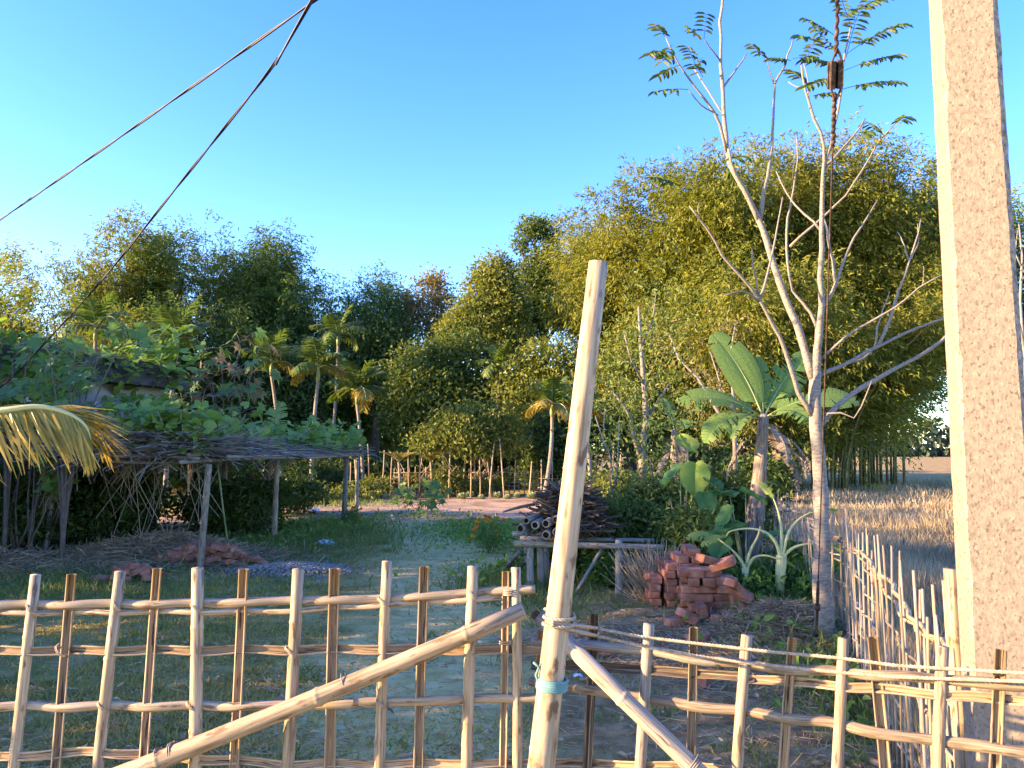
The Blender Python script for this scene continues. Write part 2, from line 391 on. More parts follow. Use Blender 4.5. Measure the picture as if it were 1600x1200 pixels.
def brown_edge(m, col):
    """withered margins: browns a leaf towards its outer edge (UV x = 1)"""
    nt = m.node_tree; N = nt.nodes; K = nt.links; bs = N["Principled BSDF"]; src = bs.inputs["Base Color"].links[0].from_socket
    tc = N.new("ShaderNodeTexCoord"); sx = N.new("ShaderNodeSeparateXYZ"); K.new(tc.outputs["UV"], sx.inputs[0])
    no = N.new("ShaderNodeTexNoise"); no.inputs["Scale"].default_value = 7; K.new(tc.outputs["Object"], no.inputs["Vector"])
    ma = N.new("ShaderNodeMath"); ma.operation = 'MULTIPLY_ADD'; ma.inputs[1].default_value = .55; K.new(no.outputs["Fac"], ma.inputs[0]); K.new(sx.outputs[0], ma.inputs[2])
    mr = N.new("ShaderNodeMapRange"); mr.inputs["From Min"].default_value, mr.inputs["From Max"].default_value = 1.24, 1.34; K.new(ma.outputs[0], mr.inputs["Value"])
    mx = N.new("ShaderNodeMix"); mx.data_type = 'RGBA'; mx.inputs["B"].default_value = (*col, 1); K.new(mr.outputs[0], mx.inputs["Factor"]); K.new(src, mx.inputs["A"])
    for l in list(src.links):
        if l.to_node != mx: K.new(mx.outputs["Result"], l.to_socket)
brown_edge(M['banana'], (.22, .15, .07))
# ------------------------------------------------------------------ ground, field
PATH = A([(-.6, 3), (-.75, 8), (-1.0, 12.2), (-2.0, 17), (-3.9, 22), (-7.5, 27), (-14, 31)], float)
def path_dist(x, y):
    best = np.full(np.shape(x), 1e9)
    for a, b in zip(PATH[:-1], PATH[1:]):
        d = b - a; t = np.clip(((x - a[0]) * d[0] + (y - a[1]) * d[1]) / (d @ d), 0, 1)
        best = np.minimum(best, np.hypot(x - a[0] - t * d[0], y - a[1] - t * d[1]))
    return best
def fence_x(y):                     # the side fence between the yard and the field
    return np.interp(np.asarray(y, float), [0, 2.6, 6.7, 10, 40], [.7, 1.52, 2.86, 3.5, 9.0])
def sm(a, b, x): t = np.clip((x - a) / (b - a), 0, 1); return t * t * (3 - 2 * t)
def wob(x, y): return .5 * np.sin(x * 1.3 + y * .7) + .35 * np.sin(x * 2.9 - y * 1.9 + 1) + .25 * np.sin(x * .6 + y * 2.3 + 2)
def m_path(x, y): return (1 - sm(.35, 1.5, path_dist(x, y) + .3 * wob(x * 2, y * 2))) * .9
def m_plot(x, y):
    w = wob(x, y) * .5
    return sm(18.8, 20.5, y + w + np.abs(x - 1) * .15) * (1 - sm(29.8, 30.8, y + w * .5)) * sm(-10, -7.5, x + w) * (1 - sm(6, 8, x + w))
def m_red(x, y):
    w = wob(x * 1.5, y * 1.5) * .5
    return sm(-.2, .9, x + w - .1 * (y - 6)) * sm(3.0, 4.2, y + w) * (1 - sm(8.4, 9.6, y + w)) * (1 - sm(2.6, 3.4, x + w))
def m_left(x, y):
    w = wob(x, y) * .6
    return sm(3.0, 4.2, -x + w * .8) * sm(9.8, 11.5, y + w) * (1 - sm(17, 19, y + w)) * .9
def gz(x, y):
    x = np.asarray(x, float); y = np.asarray(y, float)
    near = (1 - sm(30, 45, y))
    return near * (.022 * wob(x * 1.1, y * 1.1) + .012 * wob(x * 3.1 + 4, y * 2.7)) + .10 * sm(.3, 0, np.hypot(x - 2.1, y - 7.6) / 6)

def axis(lo, fine_lo, fine_hi, hi, step, grow=1.22):
    c = list(np.arange(fine_lo, fine_hi, step)); s = step
    while c[-1] < hi: s *= grow; c.append(c[-1] + s)
    s = step; L = []; p = fine_lo
    while p > lo: s *= grow; p -= s; L.append(p)
    return A(L[::-1] + c)
gx, gy = axis(-900, -9, 9, 900, .14), axis(-60, 3, 24, 1600, .14)
X_, Y_ = np.meshgrid(gx, gy)
V_ = np.stack([X_, Y_, gz(X_, Y_)], -1).reshape(-1, 3)
nx, ny = len(gx), len(gy)
ii = (np.arange(ny - 1)[:, None] * nx + np.arange(nx - 1)[None]).ravel()
F_ = np.stack([ii, ii + 1, ii + nx + 1, ii + nx], 1)
me = bpy.data.meshes.new("ground")
me.vertices.add(len(V_)); me.vertices.foreach_set("co", V_.astype(np.float32).ravel())
me.loops.add(F_.size); me.loops.foreach_set("vertex_index", F_.astype(np.int32).ravel())
me.polygons.add(len(F_)); me.polygons.foreach_set("loop_start", (np.arange(len(F_)) * 4).astype(np.int32))
me.polygons.foreach_set("use_smooth", np.full(len(F_), True)); me.update(calc_edges=True)
ca = me.color_attributes.new("cover", 'FLOAT_COLOR', 'POINT')
cx, cy = V_[:, 0], V_[:, 1]
ca.data.foreach_set("color", np.stack([m_path(cx, cy), m_plot(cx, cy), m_red(cx, cy), m_left(cx, cy)], -1).astype(np.float32).ravel())
gm = bpy.data.materials.new("yard_ground"); gm.use_nodes = True
nt = gm.node_tree; N = nt.nodes; K = nt.links; bs = N["Principled BSDF"]; bs.inputs["Roughness"].default_value = .95; bs.inputs["Specular IOR Level"].default_value = .02
tc = N.new("ShaderNodeTexCoord")
def gnoise(scale, det=6):
    n = N.new("ShaderNodeTexNoise"); n.inputs["Scale"].default_value = scale; n.inputs["Detail"].default_value = det
    K.new(tc.outputs["Object"], n.inputs["Vector"]); return n.outputs["Fac"]
def gmix(fac, a, b):
    m = N.new("ShaderNodeMix"); m.data_type = 'RGBA'
    K.new(fac, m.inputs["Factor"])
    for s_, v in (("A", a), ("B", b)):
        if isinstance(v, tuple): m.inputs[s_].default_value = (*v, 1)
        else: K.new(v, m.inputs[s_])
    return m.outputs["Result"]
r1 = ramp(nt, [(.30, (.19, .15, .042)), (.48, (.30, .225, .07)), (.62, (.41, .30, .105)), (.78, (.49, .36, .145))]); K.new(gnoise(2.2, 9), r1.inputs[0])
r2 = ramp(nt, [(.3, (.40, .30, .10)), (.5, (.54, .41, .155)), (.7, (.64, .50, .22))]); K.new(gnoise(6, 9), r2.inputs[0])
r3 = ramp(nt, [(.3, (.25, .165, .10)), (.5, (.40, .285, .19)), (.72, (.52, .39, .27))]); K.new(gnoise(1.4, 10), r3.inputs[0])
r4 = ramp(nt, [(.3, (.18, .105, .042)), (.5, (.32, .195, .082)), (.72, (.44, .30, .135))]); K.new(gnoise(7, 10), r4.inputs[0])
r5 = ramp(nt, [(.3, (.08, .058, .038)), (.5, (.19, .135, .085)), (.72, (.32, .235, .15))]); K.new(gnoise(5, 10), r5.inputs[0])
at_ = N.new("ShaderNodeAttribute"); at_.attribute_name = "cover"; sp = N.new("ShaderNodeSeparateColor"); K.new(at_.outputs["Color"], sp.inputs[0])
def soft(out, ns):
    m1 = N.new("ShaderNodeMath"); m1.operation = 'MULTIPLY_ADD'; m1.inputs[1].default_value = 1.6; K.new(out, m1.inputs[0])
    m2 = N.new("ShaderNodeMath"); m2.operation = 'MULTIPLY_ADD'; m2.inputs[1].default_value = -1.5; m2.inputs[2].default_value = .45; K.new(gnoise(ns, 7), m2.inputs[0])
    K.new(m2.outputs[0], m1.inputs[2]); m1.use_clamp = True; return m1.outputs[0]
c_ = gmix(soft(sp.outputs[0], 3), r1.outputs[0], r2.outputs[0])
c_ = gmix(soft(sp.outputs[1], 1.2), c_, r3.outputs[0])
c_ = gmix(soft(sp.outputs[2], 4), c_, r4.outputs[0])
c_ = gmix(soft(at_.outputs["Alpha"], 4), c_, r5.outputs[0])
K.new(c_, bs.inputs["Base Color"])
bm = N.new("ShaderNodeBump"); bm.inputs["Strength"].default_value = .8; bm.inputs["Distance"].default_value = .04; K.new(gnoise(22, 9), bm.inputs["Height"]); K.new(bm.outputs[0], bs.inputs["Normal"])
me.materials.append(gm)
g_ = bpy.data.objects.new("ground", me); COL.objects.link(g_); tag(g_, "trampled grassy yard with a worn earth path", "ground", kind="structure")

# the dry field right of the side fence
fy = np.concatenate([np.arange(3.0, 40, .7), np.arange(40, 400, 12)])
fv, ff = [], []
for y in fy:
    x0 = float(fence_x(min(y, 40))) + .06 + (max(0, y - 40)) * .0
    for k in range(25): x = x0 + (k / 24) ** 1.6 * (70 + y); fv.append((x, y, .03 + float(gz(x, y)) + .05 * wob(A(x * .3), A(y * .3)) * min(1, (x - x0))))
for i in range(len(fy) - 1):
    for k in range(24): a = i * 25 + k; ff.append((a, a + 1, a + 26, a + 25))
me = bpy.data.meshes.new("field"); me.from_pydata(fv, [], ff); me.polygons.foreach_set("use_smooth", np.full(len(ff), True))
M['field'] = mat('dry_field_soil', [(0, (.21, .135, .055)), (.5, (.37, .26, .11)), (1, (.48, .355, .165))], scale=1.5, rough=.95, detail=9, bump=.5, bscale=8, bdist=.05, spec=.01)
me.materials.append(M['field']); fo = bpy.data.objects.new("field", me); COL.objects.link(fo); tag(fo, "dry harvested field beyond the side fence", "field", kind="structure")

# ------------------------------------------------------------------ grass, litter
def blades(n, xy, h, w, lean=.5):
    x, y = xy; n = len(x)
    P = np.stack([x, y, gz(x, y) - .004], -1)
    D = nrm(np.stack([R.normal(size=n) * lean, R.normal(size=n) * lean, np.ones(n)], -1))
    Nn = rdir(n); Nn[:, 2] *= .2
    L = h * R.uniform(.4, 1.3, n)
    return P, D, Nn, np.stack([L, np.full(n, w) * R.uniform(.7, 1.4, n), np.ones(n)], -1)
def view_xy(n, y0, y1, margin=.3, power=1.0):
    y = 1 / (1 / y0 + R.uniform(0, 1, n) ** power * (1 / y1 - 1 / y0))       # denser near the camera
    x = R.uniform(-1, 1, n) * (.69 * y + margin)
    return x, y
def keep(x, y, p): k = R.uniform(0, 1, len(x)) < p; return x[k], y[k]
b = Bulk()
x, y = view_xy(300000, 3.4, 24)
p = (1 - m_path(x, y) * .9) * (1 - m_plot(x, y)) * (1 - .93 * m_red(x, y)) * (1 - .85 * m_left(x, y)) * (x < fence_x(y)) * (.12 + .88 * (wob(x * 1.2, y * 1.2) + .3 * wob(x * 4, y * 4) > -.12))
x, y = keep(x, y, p)
P, D, Nn, S = blades(len(x), (x, y), .042, .0075, .9); S[:, 1] *= 1 + y / 7
b.add(T_BLADE, P, D, Nn, S)
tag(b.build("lawn_grass", M['grass']), "short worn grass covering the yard", "grass", kind="stuff")
b = Bulk()
tx, ty = view_xy(420, 4.2, 20); tx, ty = keep(tx, ty, (tx < fence_x(ty) - .1) * (1 - m_path(tx, ty)) * (1 - .5 * m_red(tx, ty)))
x = np.repeat(tx, 26) + R.normal(size=len(tx) * 26) * .06; y = np.repeat(ty, 26) + R.normal(size=len(tx) * 26) * .06
P, D, Nn, S = blades(len(x), (x, y), .10, .007, .6); S[:, 1] *= 1 + y / 9
b.add(T_BLADE, P, D, Nn, S)
# lusher strips: left of the path's bend, beside the rack, along the side fence, around the pergola feet
def patch(cx, cy, rx, ry, n, h):
    a = R.normal(size=(n, 2)); x, y = cx + a[:, 0] * rx, cy + a[:, 1] * ry
    k = x < fence_x(y) - .05; x, y = x[k], y[k]
    P, D, Nn, S = blades(len(x), (x, y), h, .008, .6); S[:, 1] *= 1 + y / 9; b.add(T_BLADE, P, D, Nn, S)
patch(-4.0, 18.0, .6, .8, 1800, .08); patch(.8, 15.5, 1.0, 1.0, 4500, .08); patch(-4.2, 14.5, 1.0, 1.6, 6000, .2)
patch(3.0, 7.6, .5, .7, 4000, .22); patch(2.3, 5.2, .22, .8, 2500, .12); patch(.1, 9.6, .4, .5, 2500, .2); patch(-8, 24.5, 2.0, .8, 4000, .2)
patch(-6.5, 12, 1.0, 1.2, 3000, .15); patch(-5.6, 9.5, 1.5, .8, 5000, .12)
tag(b.build("fresh_grass_tufts", M['grass_green']), "fresh green tufts and weeds growing in the lawn", "grass", kind="stuff")
# straw and litter lying flat
b = Bulk()
def litter(cx, cy, rx, ry, n, z=0.0, L=.22, w=.006, heap=0.0):
    a = R.normal(size=(n, 2)); x, y = cx + a[:, 0] * rx, cy + a[:, 1] * ry
    hz = heap * np.exp(-.5 * (a ** 2).sum(1)) * R.uniform(0, 1, n) ** .5
    D = rdir(n, 0, .25); P = np.stack([x, y, gz(x, y) + .012 + hz + z], -1)
    b.add(T_STICK, P - D * L * .5, D, rdir(n, 1), np.stack([L * R.uniform(.4, 1.3, n), w * R.uniform(.6, 1.4, n), w * R.uniform(.6, 1.4, n)], -1))
x, y = view_xy(3800, 4.0, 16); x, y = keep(x, y, (x < fence_x(y)) * .9)
D = rdir(len(x), 0, .12)
b.add(T_STICK, np.stack([x, y, gz(x, y) + .02], -1), D, rdir(len(x), 1), np.stack([R.uniform(.03, .2, len(x)), np.full(len(x), .004), np.full(len(x), .004)], -1))
litter(1.2, 6.9, .8, .35, 1800, L=.18, w=.005); litter(2.0, 6.0, .7, .6, 1300, L=.16, w=.005)
nl = 1500; xl, yl_ = view_xy(nl, 4.0, 17); xl, yl_ = keep(xl, yl_, (xl < fence_x(yl_)) * .9); nl = len(xl)
b.add(T_ELL, np.stack([xl, yl_, gz(xl, yl_) + R.uniform(.02, .045, nl)], -1), rdir(nl, 0, .3), rdir(nl, 1.5), np.stack([R.uniform(.03, .09, nl), R.uniform(.015, .04, nl), R.uniform(.03, .08, nl)], -1))
tag(b.build("straw_litter", M['straw']), "loose straw, stalks and fallen dry leaves scattered over the ground", "straw", kind="stuff")
b = Bulk(); litter(2.5, 7.15, .34, .25, 3000, L=.24, w=.005, heap=.24)
tag(b.build("straw_heap", M['straw']), "heap of dry straw beside the pale tree trunk", "straw heap", kind="stuff")
b = Bulk(); litter(-5.5, 12.3, .95, .6, 5200, L=.35, w=.008, heap=.38); litter(-7.6, 11.6, 1.0, .5, 3000, L=.3, w=.008, heap=.2)
tag(b.build("straw_heap", M['straw']), "brown straw heap lying under the vine trellis", "straw heap", kind="stuff")
# dry field stalks
b = Bulk()
n = 95000
y = 1 / (1 / 4.0 + R.uniform(0, 1, n) ** .75 * (1 / 42 - 1 / 4.0)); x = fence_x(y) + .1 + R.uniform(0, 1, n) * (.74 * y - fence_x(y) + 1.2)
k = (x < .76 * y + 1) & (x > fence_x(y) + .08); x, y = x[k], y[k]
P, D, Nn, S = blades(len(x), (x, y), .34, .006, .35); S[:, 1] *= 1 + y / 6; P[:, 2] += .03
S[:, 0] *= np.clip(.75 + .35 * wob(x * .8, y * .5), .35, 1.3)
b.add(T_BLADE, P, D, Nn, S)
tag(b.build("field_grass", M['dry_grass']), "pale dry stubble and grass standing in the field", "dry grass", kind="stuff")

# ------------------------------------------------------------------ plants: builders
def curve(p0, p1, bow=(0, 0, 0), n=8):
    p0, p1, bow = Vector(p0), Vector(p1), Vector(bow)
    return [p0.lerp(p1, i / n) + bow * (4 * (i / n) * (1 - i / n)) for i in range(n + 1)]
def limb(mb, p0, p1, r0, r1, n=6, seg=7, wig=.06):
    p0, p1 = Vector(p0), Vector(p1); L = (p1 - p0).length
    pts = [p0.lerp(p1, i / seg) + (Vector((random.gauss(0, 1), random.gauss(0, 1), random.gauss(0, .5))) * wig * L * .3 if 0 < i < seg else Vector()) + Vector((0, 0, .10 * L * math.sin(math.pi * i / seg))) for i in range(seg + 1)]
    mb.tube(pts, [r0 + (r1 - r0) * i / seg for i in range(seg + 1)], n); return pts
def lobe_points(lobes, n, surf=2.6):
    w = A([np.prod(l[1]) ** (2 / 3) for l in lobes]); w /= w.sum()
    li = R.choice(len(lobes), n, p=w); C = A([l[0] for l in lobes], float)[li]; Rr = A([l[1] for l in lobes], float)[li]
    d = rdir(n); r = R.uniform(0, 1, n) ** (1 / surf)
    return C + d * r[:, None] * Rr, d
def leaf_clusters(bk, P, O, per, L, W, spread, droop=.2, tmpl=T_ELL, up=.6):
    n = len(P) * per
    C = np.repeat(P, per, 0); O2 = np.repeat(O, per, 0)
    off = R.normal(size=(n, 3)) * spread; off[:, 2] *= .6
    D = nrm(O2 * .5 + rdir(n) * .8 + A([0, 0, -droop])); Nn = nrm(rdir(n) * .7 + A([0, 0, up * .55]) + O2 * .45)
    s = R.uniform(.65, 1.25, n)
    bk.add(tmpl, C + off, D, Nn, np.stack([L * s, W * s, L * s], -1))
def tree(name, label, cat, base, lobes, leaf, nclus, per, L, W, spread, trunk_r, trunk_top, bark='bark', droop=.2, tmpl=T_DIAMOND, group=None, surf=2.6, lean=(0, 0, 0)):
    base = Vector(base); t = thing(name, label, cat, base, group)
    mb = MB(); top = base + Vector((lean[0], lean[1], trunk_top))
    mb.tube(curve(base - Vector((0, 0, .1)), top, (random.uniform(-.15, .15), 0, 0), 8), [trunk_r * (1.25 - .6 * i / 8) for i in range(9)], 9)
    for c, r in lobes:
        st = base.lerp(top, random.uniform(.55, 1.0)); e = Vector(c) + Vector((0, 0, r[2] * .3))
        pts = limb(mb, st, e, trunk_r * .5, trunk_r * .12)
        for k in range(4):
            d = rdir(1)[0]; d[2] = abs(d[2]) * .6; limb(mb, pts[random.randint(2, 6)], Vector(c) + Vector(d * A(r) * .85), trunk_r * .2, trunk_r * .05, 5, 5)
    mb.build("trunk", M[bark], t)
    P, O = lobe_points(lobes, nclus, surf)
    b = Bulk(); leaf_clusters(b, P, O, per, L, W, spread, droop, tmpl); b.build("crown", M[leaf], t)
    return t
def shrub(name, label, cat, base, r, h, leaf, nclus, per, L, W, stems=6, bark='bark', tmpl=T_ELL, group=None, droop=.15, spread=None, parent=None):
    base = Vector(base); t = thing(name, label, cat, base, group)
    mb = MB(); lobes = []
    for i in range(stems):
        a = 2 * math.pi * i / stems + random.uniform(-.5, .5); rr = r * random.uniform(.15, .75)
        tip = base + Vector((math.cos(a) * rr, math.sin(a) * rr, h * random.uniform(.55, .98)))
        mb.tube(curve(base + Vector((math.cos(a), math.sin(a), 0)) * r * .12, tip, (0, 0, h * .08), 6), [.012 + .010 * (6 - i2) / 6 * h for i2 in range(7)], 5)
        q = random.uniform(.38, .55); lobes.append((tuple(base + Vector((math.cos(a) * rr, math.sin(a) * rr, h * random.uniform(.35, .72)))), (r * q, r * q, h * .30)))
    lobes.append((tuple(base + Vector((0, 0, h * .3))), (r * .8, r * .7, h * .3)))
    mb.build("stems", M[bark], t)
    P, O = lobe_points(lobes, nclus, 2.2); P[:, 2] = np.maximum(P[:, 2], .05)
    b = Bulk(); leaf_clusters(b, P, O, per, L, W, spread or r * .10, droop, tmpl); b.build("foliage", M[leaf], t)
    return t
def bamboo(label, base, height, spread, nculm, nspray, leaf, L=.22, W=.066, group="bamboo clumps at the back of the plot", t0=.22, lean=(0, 0), clump=1.0, wispy=.18):
    base = Vector(base); t = thing("bamboo_clump", label, "bamboo", base, group)
    paths = []
    for i in range(nculm):
        a = 2 * math.pi * (i + random.random() * .8) / nculm; s = spread * random.uniform(.25, 1.0); H = height * random.uniform(.74, 1.0)
        b0 = base + Vector((math.cos(a), math.sin(a), 0)) * clump * random.uniform(.2, 1)
        pts = [b0 + Vector((math.cos(a) * s + lean[0], math.sin(a) * s + lean[1], 0)) * (k / 12) ** 2.1 + Vector((0, 0, H * (1.10 * (k / 12) - .10 * (k / 12) ** 5))) for k in range(13)]
        mb = MB(); mb.tube(pts, [.055 * (1.05 - k / 12) + .006 for k in range(13)], 6); mb.build("culm", M['culm'], t)
        paths.append(A([tuple(p) for p in pts]))
    nspray = int(nspray * 1.56 / .5); PA = np.stack(paths)                                    # (nculm,13,3)
    ci = R.integers(0, nculm, nspray); tt = t0 + (1 - t0) * R.uniform(0, 1, nspray) ** .8
    k = tt * 12; k0 = np.clip(k.astype(int), 0, 11); fr = (k - k0)[:, None]
    C = PA[ci, k0] * (1 - fr) + PA[ci, k0 + 1] * fr
    Tn = nrm(PA[ci, k0 + 1] - PA[ci, k0])
    O = rdir(nspray, .25, .6)
    lump = wob(C[:, 0] * .62 + C[:, 2] * .45 + O[:, 0], C[:, 1] * .62 - C[:, 2] * .75 + O[:, 1] * 1.5) + .22 * R.normal(size=nspray)
    kp = np.argsort(-lump)[:int(nspray * .5)]; ci, tt, C, Tn, O = ci[kp], tt[kp], C[kp], Tn[kp], O[kp]; nspray = len(kp)
    reach = spread * .42 * (1.1 - .75 * tt) * R.uniform(.15, 1, nspray) ** .7 + .25
    S0 = C + O * reach[:, None]; S0[:, 2] -= .12 * reach
    per = 14; n = nspray * per
    O2 = np.repeat(nrm(O + Tn * .5 + A([0, 0, -.25])), per, 0); u = np.tile(np.linspace(0, 1, per), nspray)
    Ls = np.repeat(R.uniform(.5, 1.15, nspray), per)
    P = np.repeat(S0, per, 0) + O2 * (u * Ls)[:, None] + R.normal(size=(n, 3)) * .09; P[:, 2] -= .35 * u ** 2 * Ls
    D = nrm(O2 * .7 + rdir(n) * .6 + A([0, 0, -.55])); Nn = nrm(rdir(n) * .8 + A([0, 0, .3]) + np.repeat(O, per, 0) * .4)
    s = R.uniform(.7, 1.3, n)
    P[:, 2] = np.maximum(P[:, 2], .3)
    b = Bulk(); b.add(T_TRI, P, D, Nn, np.stack([L * s, W * s * 1.15, L * s * .3], -1))
    b.build("crown", M[leaf], t)
    return t

def frond_mesh(bk, pts, nleaf, L, W, tmpl=T_STRIP, hang=.5, fwd=.7, side0=None, t0=.12, jit=.12):
    """leaflets on both sides of a rachis"""
    P_ = A([tuple(p) for p in pts]); m = len(P_) - 1
    u = np.linspace(t0, .99, nleaf); k = u * m; k0 = np.clip(k.astype(int), 0, m - 1); fr = (k - k0)[:, None]
    C = P_[k0] * (1 - fr) + P_[k0 + 1] * fr; T = nrm(P_[k0 + 1] - P_[k0])
    side = np.cross(T, A([0, 0, 1.0])); side = nrm(np.where(np.linalg.norm(side, axis=1, keepdims=True) < .05, A([[1.0, 0, 0]]), side))
    upn = np.cross(side, T)
    for sg in (-1, 1):
        D = nrm(side * sg + T * fwd + upn * .25 + A([0, 0, -hang]) * R.uniform(.5, 1.4, (nleaf, 1)) + R.normal(size=(nleaf, 3)) * jit)
        ln = L * (np.sin(np.pi * np.clip(u * .86 + .12, 0, 1)) ** .6) * R.uniform(.85, 1.1, nleaf)
        bk.add(tmpl, C, D, upn + rdir(nleaf) * .2, np.stack([ln, np.full(nleaf, W), ln], -1))
def rachis(base, az, elev, L, droop, n=10):
    p = Vector(base); pts = [p.copy()]
    for i in range(n):
        e = elev - droop * ((i + 1) / n) ** 1.2
        p = p + Vector((math.cos(az) * math.cos(e), math.sin(az) * math.cos(e), math.sin(e))) * (L / n); pts.append(p.copy())
    return pts
def areca(label, base, height, fl=1.7, nf=9, group="areca palms along the back", yellow=.3, r=.065, trunk='palm_trunk'):
    base = Vector(base); t = thing("areca_palm", label, "palm", base, group)
    top = base + Vector((random.uniform(-.5, .5), random.uniform(-.3, .3), height * random.uniform(.95, 1.04)))
    mb = MB(); pts = curve(base - Vector((0, 0, .1)), top, (random.uniform(-.12, .12), 0, 0), 16)
    rad = [r * (1.2 - .35 * i / 16) * (1.06 if i % 2 else 1) for i in range(17)]
    mb.tube(pts, rad, 8); mb.build("trunk", M[trunk], t)
    mb = MB(); mb.tube([top, top + Vector((0, 0, fl * .16)), top + Vector((0, 0, fl * .36))], [r * 1.05, r * 1.2, r * .5], 8); mb.build("crownshaft", M['banana_stem'], t)
    hub = top + Vector((0, 0, fl * .33))
    for i in range(nf):
        az = 2.4 * i + random.uniform(-.3, .3); el = math.radians(84 - 66 * i / nf + random.uniform(-6, 6))
        pts = rachis(hub, az, el, fl * random.uniform(.85, 1.1), math.radians(28 + 85 * i / nf))
        mb = MB(); mb.tube(pts, [.022 * (1.1 - i2 / 10) + .004 for i2 in range(11)], 5)
        ylw = (i / nf) > 1 - yellow
        fo_ = mb.build("frond", M['banana_bright' if ylw else 'banana_stem'], t)
        b = Bulk(); frond_mesh(b, pts, 38, fl * .40, .05, hang=.25 + .6 * i / nf); b.build("leaflets", M['palm_yellow' if ylw else 'palm_leaf'], fo_)
    return t

def banana_leaf(t, base, az, elev, L, W, droop, matn='banana', rib='banana_stem', v=.35, ragged=.25, petiole=.16, roll=0.0, name="leaf", nstrip=26, hangfold=0.0, ribw=.02):
    pts = rachis(base, az, elev, L, droop, nstrip); mb = MB(); T3 = A([tuple(p) for p in pts])
    side = Vector((-math.sin(az), math.cos(az), 0))
    for sg in (-1, 1):
        tear = 0.0; tilt = 0.0
        for i in range(int(nstrip * petiole), nstrip):
            u0, u1 = (i / nstrip - petiole) / (1 - petiole), ((i + 1) / nstrip - petiole) / (1 - petiole)
            u0 = max(u0, 0)
            w0, w1 = [W * .5 * max(.02, math.sin(math.pi * min(.985, .06 + .92 * uu)) ** .55) for uu in (u0, u1)]
            T = (pts[i + 1] - pts[i]).normalized(); upv = side.cross(T) * -1
            if upv.z < 0 and abs(T.z) < .9: upv = -upv
            if random.random() < ragged: tilt = random.uniform(-.55, .2); gap = .5
            else: gap = 0.0; tilt *= .8
            sd = (side * sg * math.cos(roll) + upv * math.sin(roll) * sg)
            a, b_ = pts[i], pts[i + 1]
            def ed(p, w, q, g=0.0):
                return p + sd * (w * q) + upv * (w * (v * q - (v * .9 + hangfold) * q * q + tilt * q * q)) + T * (w * .25 * q + g)
            g = gap * (L / nstrip)
            rows = [[ed(a, w0, q, g * q * 2) for q in (0, .35, .7, 1)], [ed(b_, w1, q, 0) for q in (0, .35, .7, 1)]]
            for j in range(3):
                qs = (0, .35, .7, 1)
                mb.poly([rows[0][j], rows[0][j + 1], rows[1][j + 1], rows[1][j]], 0, [(qs[j], i / nstrip * L), (qs[j + 1], i / nstrip * L), (qs[j + 1], (i + 1) / nstrip * L), (qs[j], (i + 1) / nstrip * L)])
    o = mb.build(name, M[matn], t)
    mr = MB(); mr.tube([p - Vector((0, 0, .006)) for p in pts], [max(.004, ribw * L / 1.6 * (1 - i / nstrip) ** .8) for i in range(nstrip + 1)], 6); mr.build("midrib", M[rib], o)
    return o
# ------------------------------------------------------------------ front bamboo fence: left panel
def pxs(poly, x):                     # y of a pixel polyline at x
    return float(np.interp(x, [p[0] for p in poly], [p[1] for p in poly]))
def culm_pts(p0, p1, r0, r1, node=.28, bow=(0, 0, 0), swell=1.12):
    """points and radii of a bamboo pole with slightly swollen nodes"""
    p0, p1, bow = Vector(p0), Vector(p1), Vector(bow); L = (p1 - p0).length
    ts = {0.0, 1.0} | {i / 6 for i in range(7)}; nodes = []
    s = random.uniform(.3, .9) * node
    while s < L - .03:
        nodes.append(s / L); s += node * random.uniform(.85, 1.15)
    for q in nodes:
        for d in (-.012, -.005, 0, .005, .012): ts.add(min(.999, max(.001, q + d / L)))
    ts = sorted(ts); pts, rad = [], []
    for t in ts:
        pts.append(p0.lerp(p1, t) + bow * (4 * t * (1 - t)))
        k = min([abs(t - q) * L for q in nodes] or [1])
        r = r0 + (r1 - r0) * t
        rad.append(r * (swell if k < .0025 else (1.0 + (swell - 1) * .55 if k < .007 else 1.0)) * (.975 if .0045 < k < .007 else 1))
    return pts, rad
D_LEFT = 2.3
gate = thing("bamboo_fence_panel", "pale woven bamboo fence panel with a long diagonal brace, left of the tall post", "fence", (-.8, D_LEFT, 0), "front fence panels")
PK = [(56, 898, 22, 1200, 0, 15), (113, 897, 88, 1200, 1, 14), (188, 893, 158, 1200, 0, 16), (247, 888, 228, 1200, 1, 14), (309, 887, 301, 1200, 0, 18), (382, 889, 364, 1200, 1, 16),
      (466, 889, 447, 1200, 0, 18), (523, 888, 517, 1200, 1, 16), (605, 877, 595, 1200, 0, 16), (663, 885, 656, 1200, 1, 15), (739, 885, 733, 1200, 0, 17), (791, 893, 785, 1200, 1, 12), (806, 887, 803, 1200, 0, 15),
      (-14, 892, -40, 1200, 1, 15), (-75, 896, -100, 1200, 0, 16)]
def ext_ground(a, b_, z=-.06):
    a, b_ = Vector(a), Vector(b_); t = (z - a.z) / (b_.z - a.z); return a.lerp(b_, t)
for (x0, y0, x1, y1, sp_, w) in PK:
    a = at(x0, y0, D_LEFT); e = ext_ground(a, at(x1, y1, D_LEFT)); r = w * D_LEFT / FPX / 2
    mb = MB()
    if sp_:
        pts, rad = culm_pts(a, e, r, r * 1.05, bow=(random.uniform(-.006, .006), 0, 0), swell=1.04)
        mb.half_tube(pts, [q * 1.02 for q in rad], .0048, (random.uniform(-.35, .35), -1, 0), arc=math.radians(170)); mb.build("picket", [M['bamboo'], M['bamboo_split']], gate)
    else:
        pts, rad = culm_pts(a, e, r, r * 1.1, bow=(random.uniform(-.01, .01), 0, 0)); mb.tube(pts, rad, 14); mb.build("picket", M['bamboo'], gate)
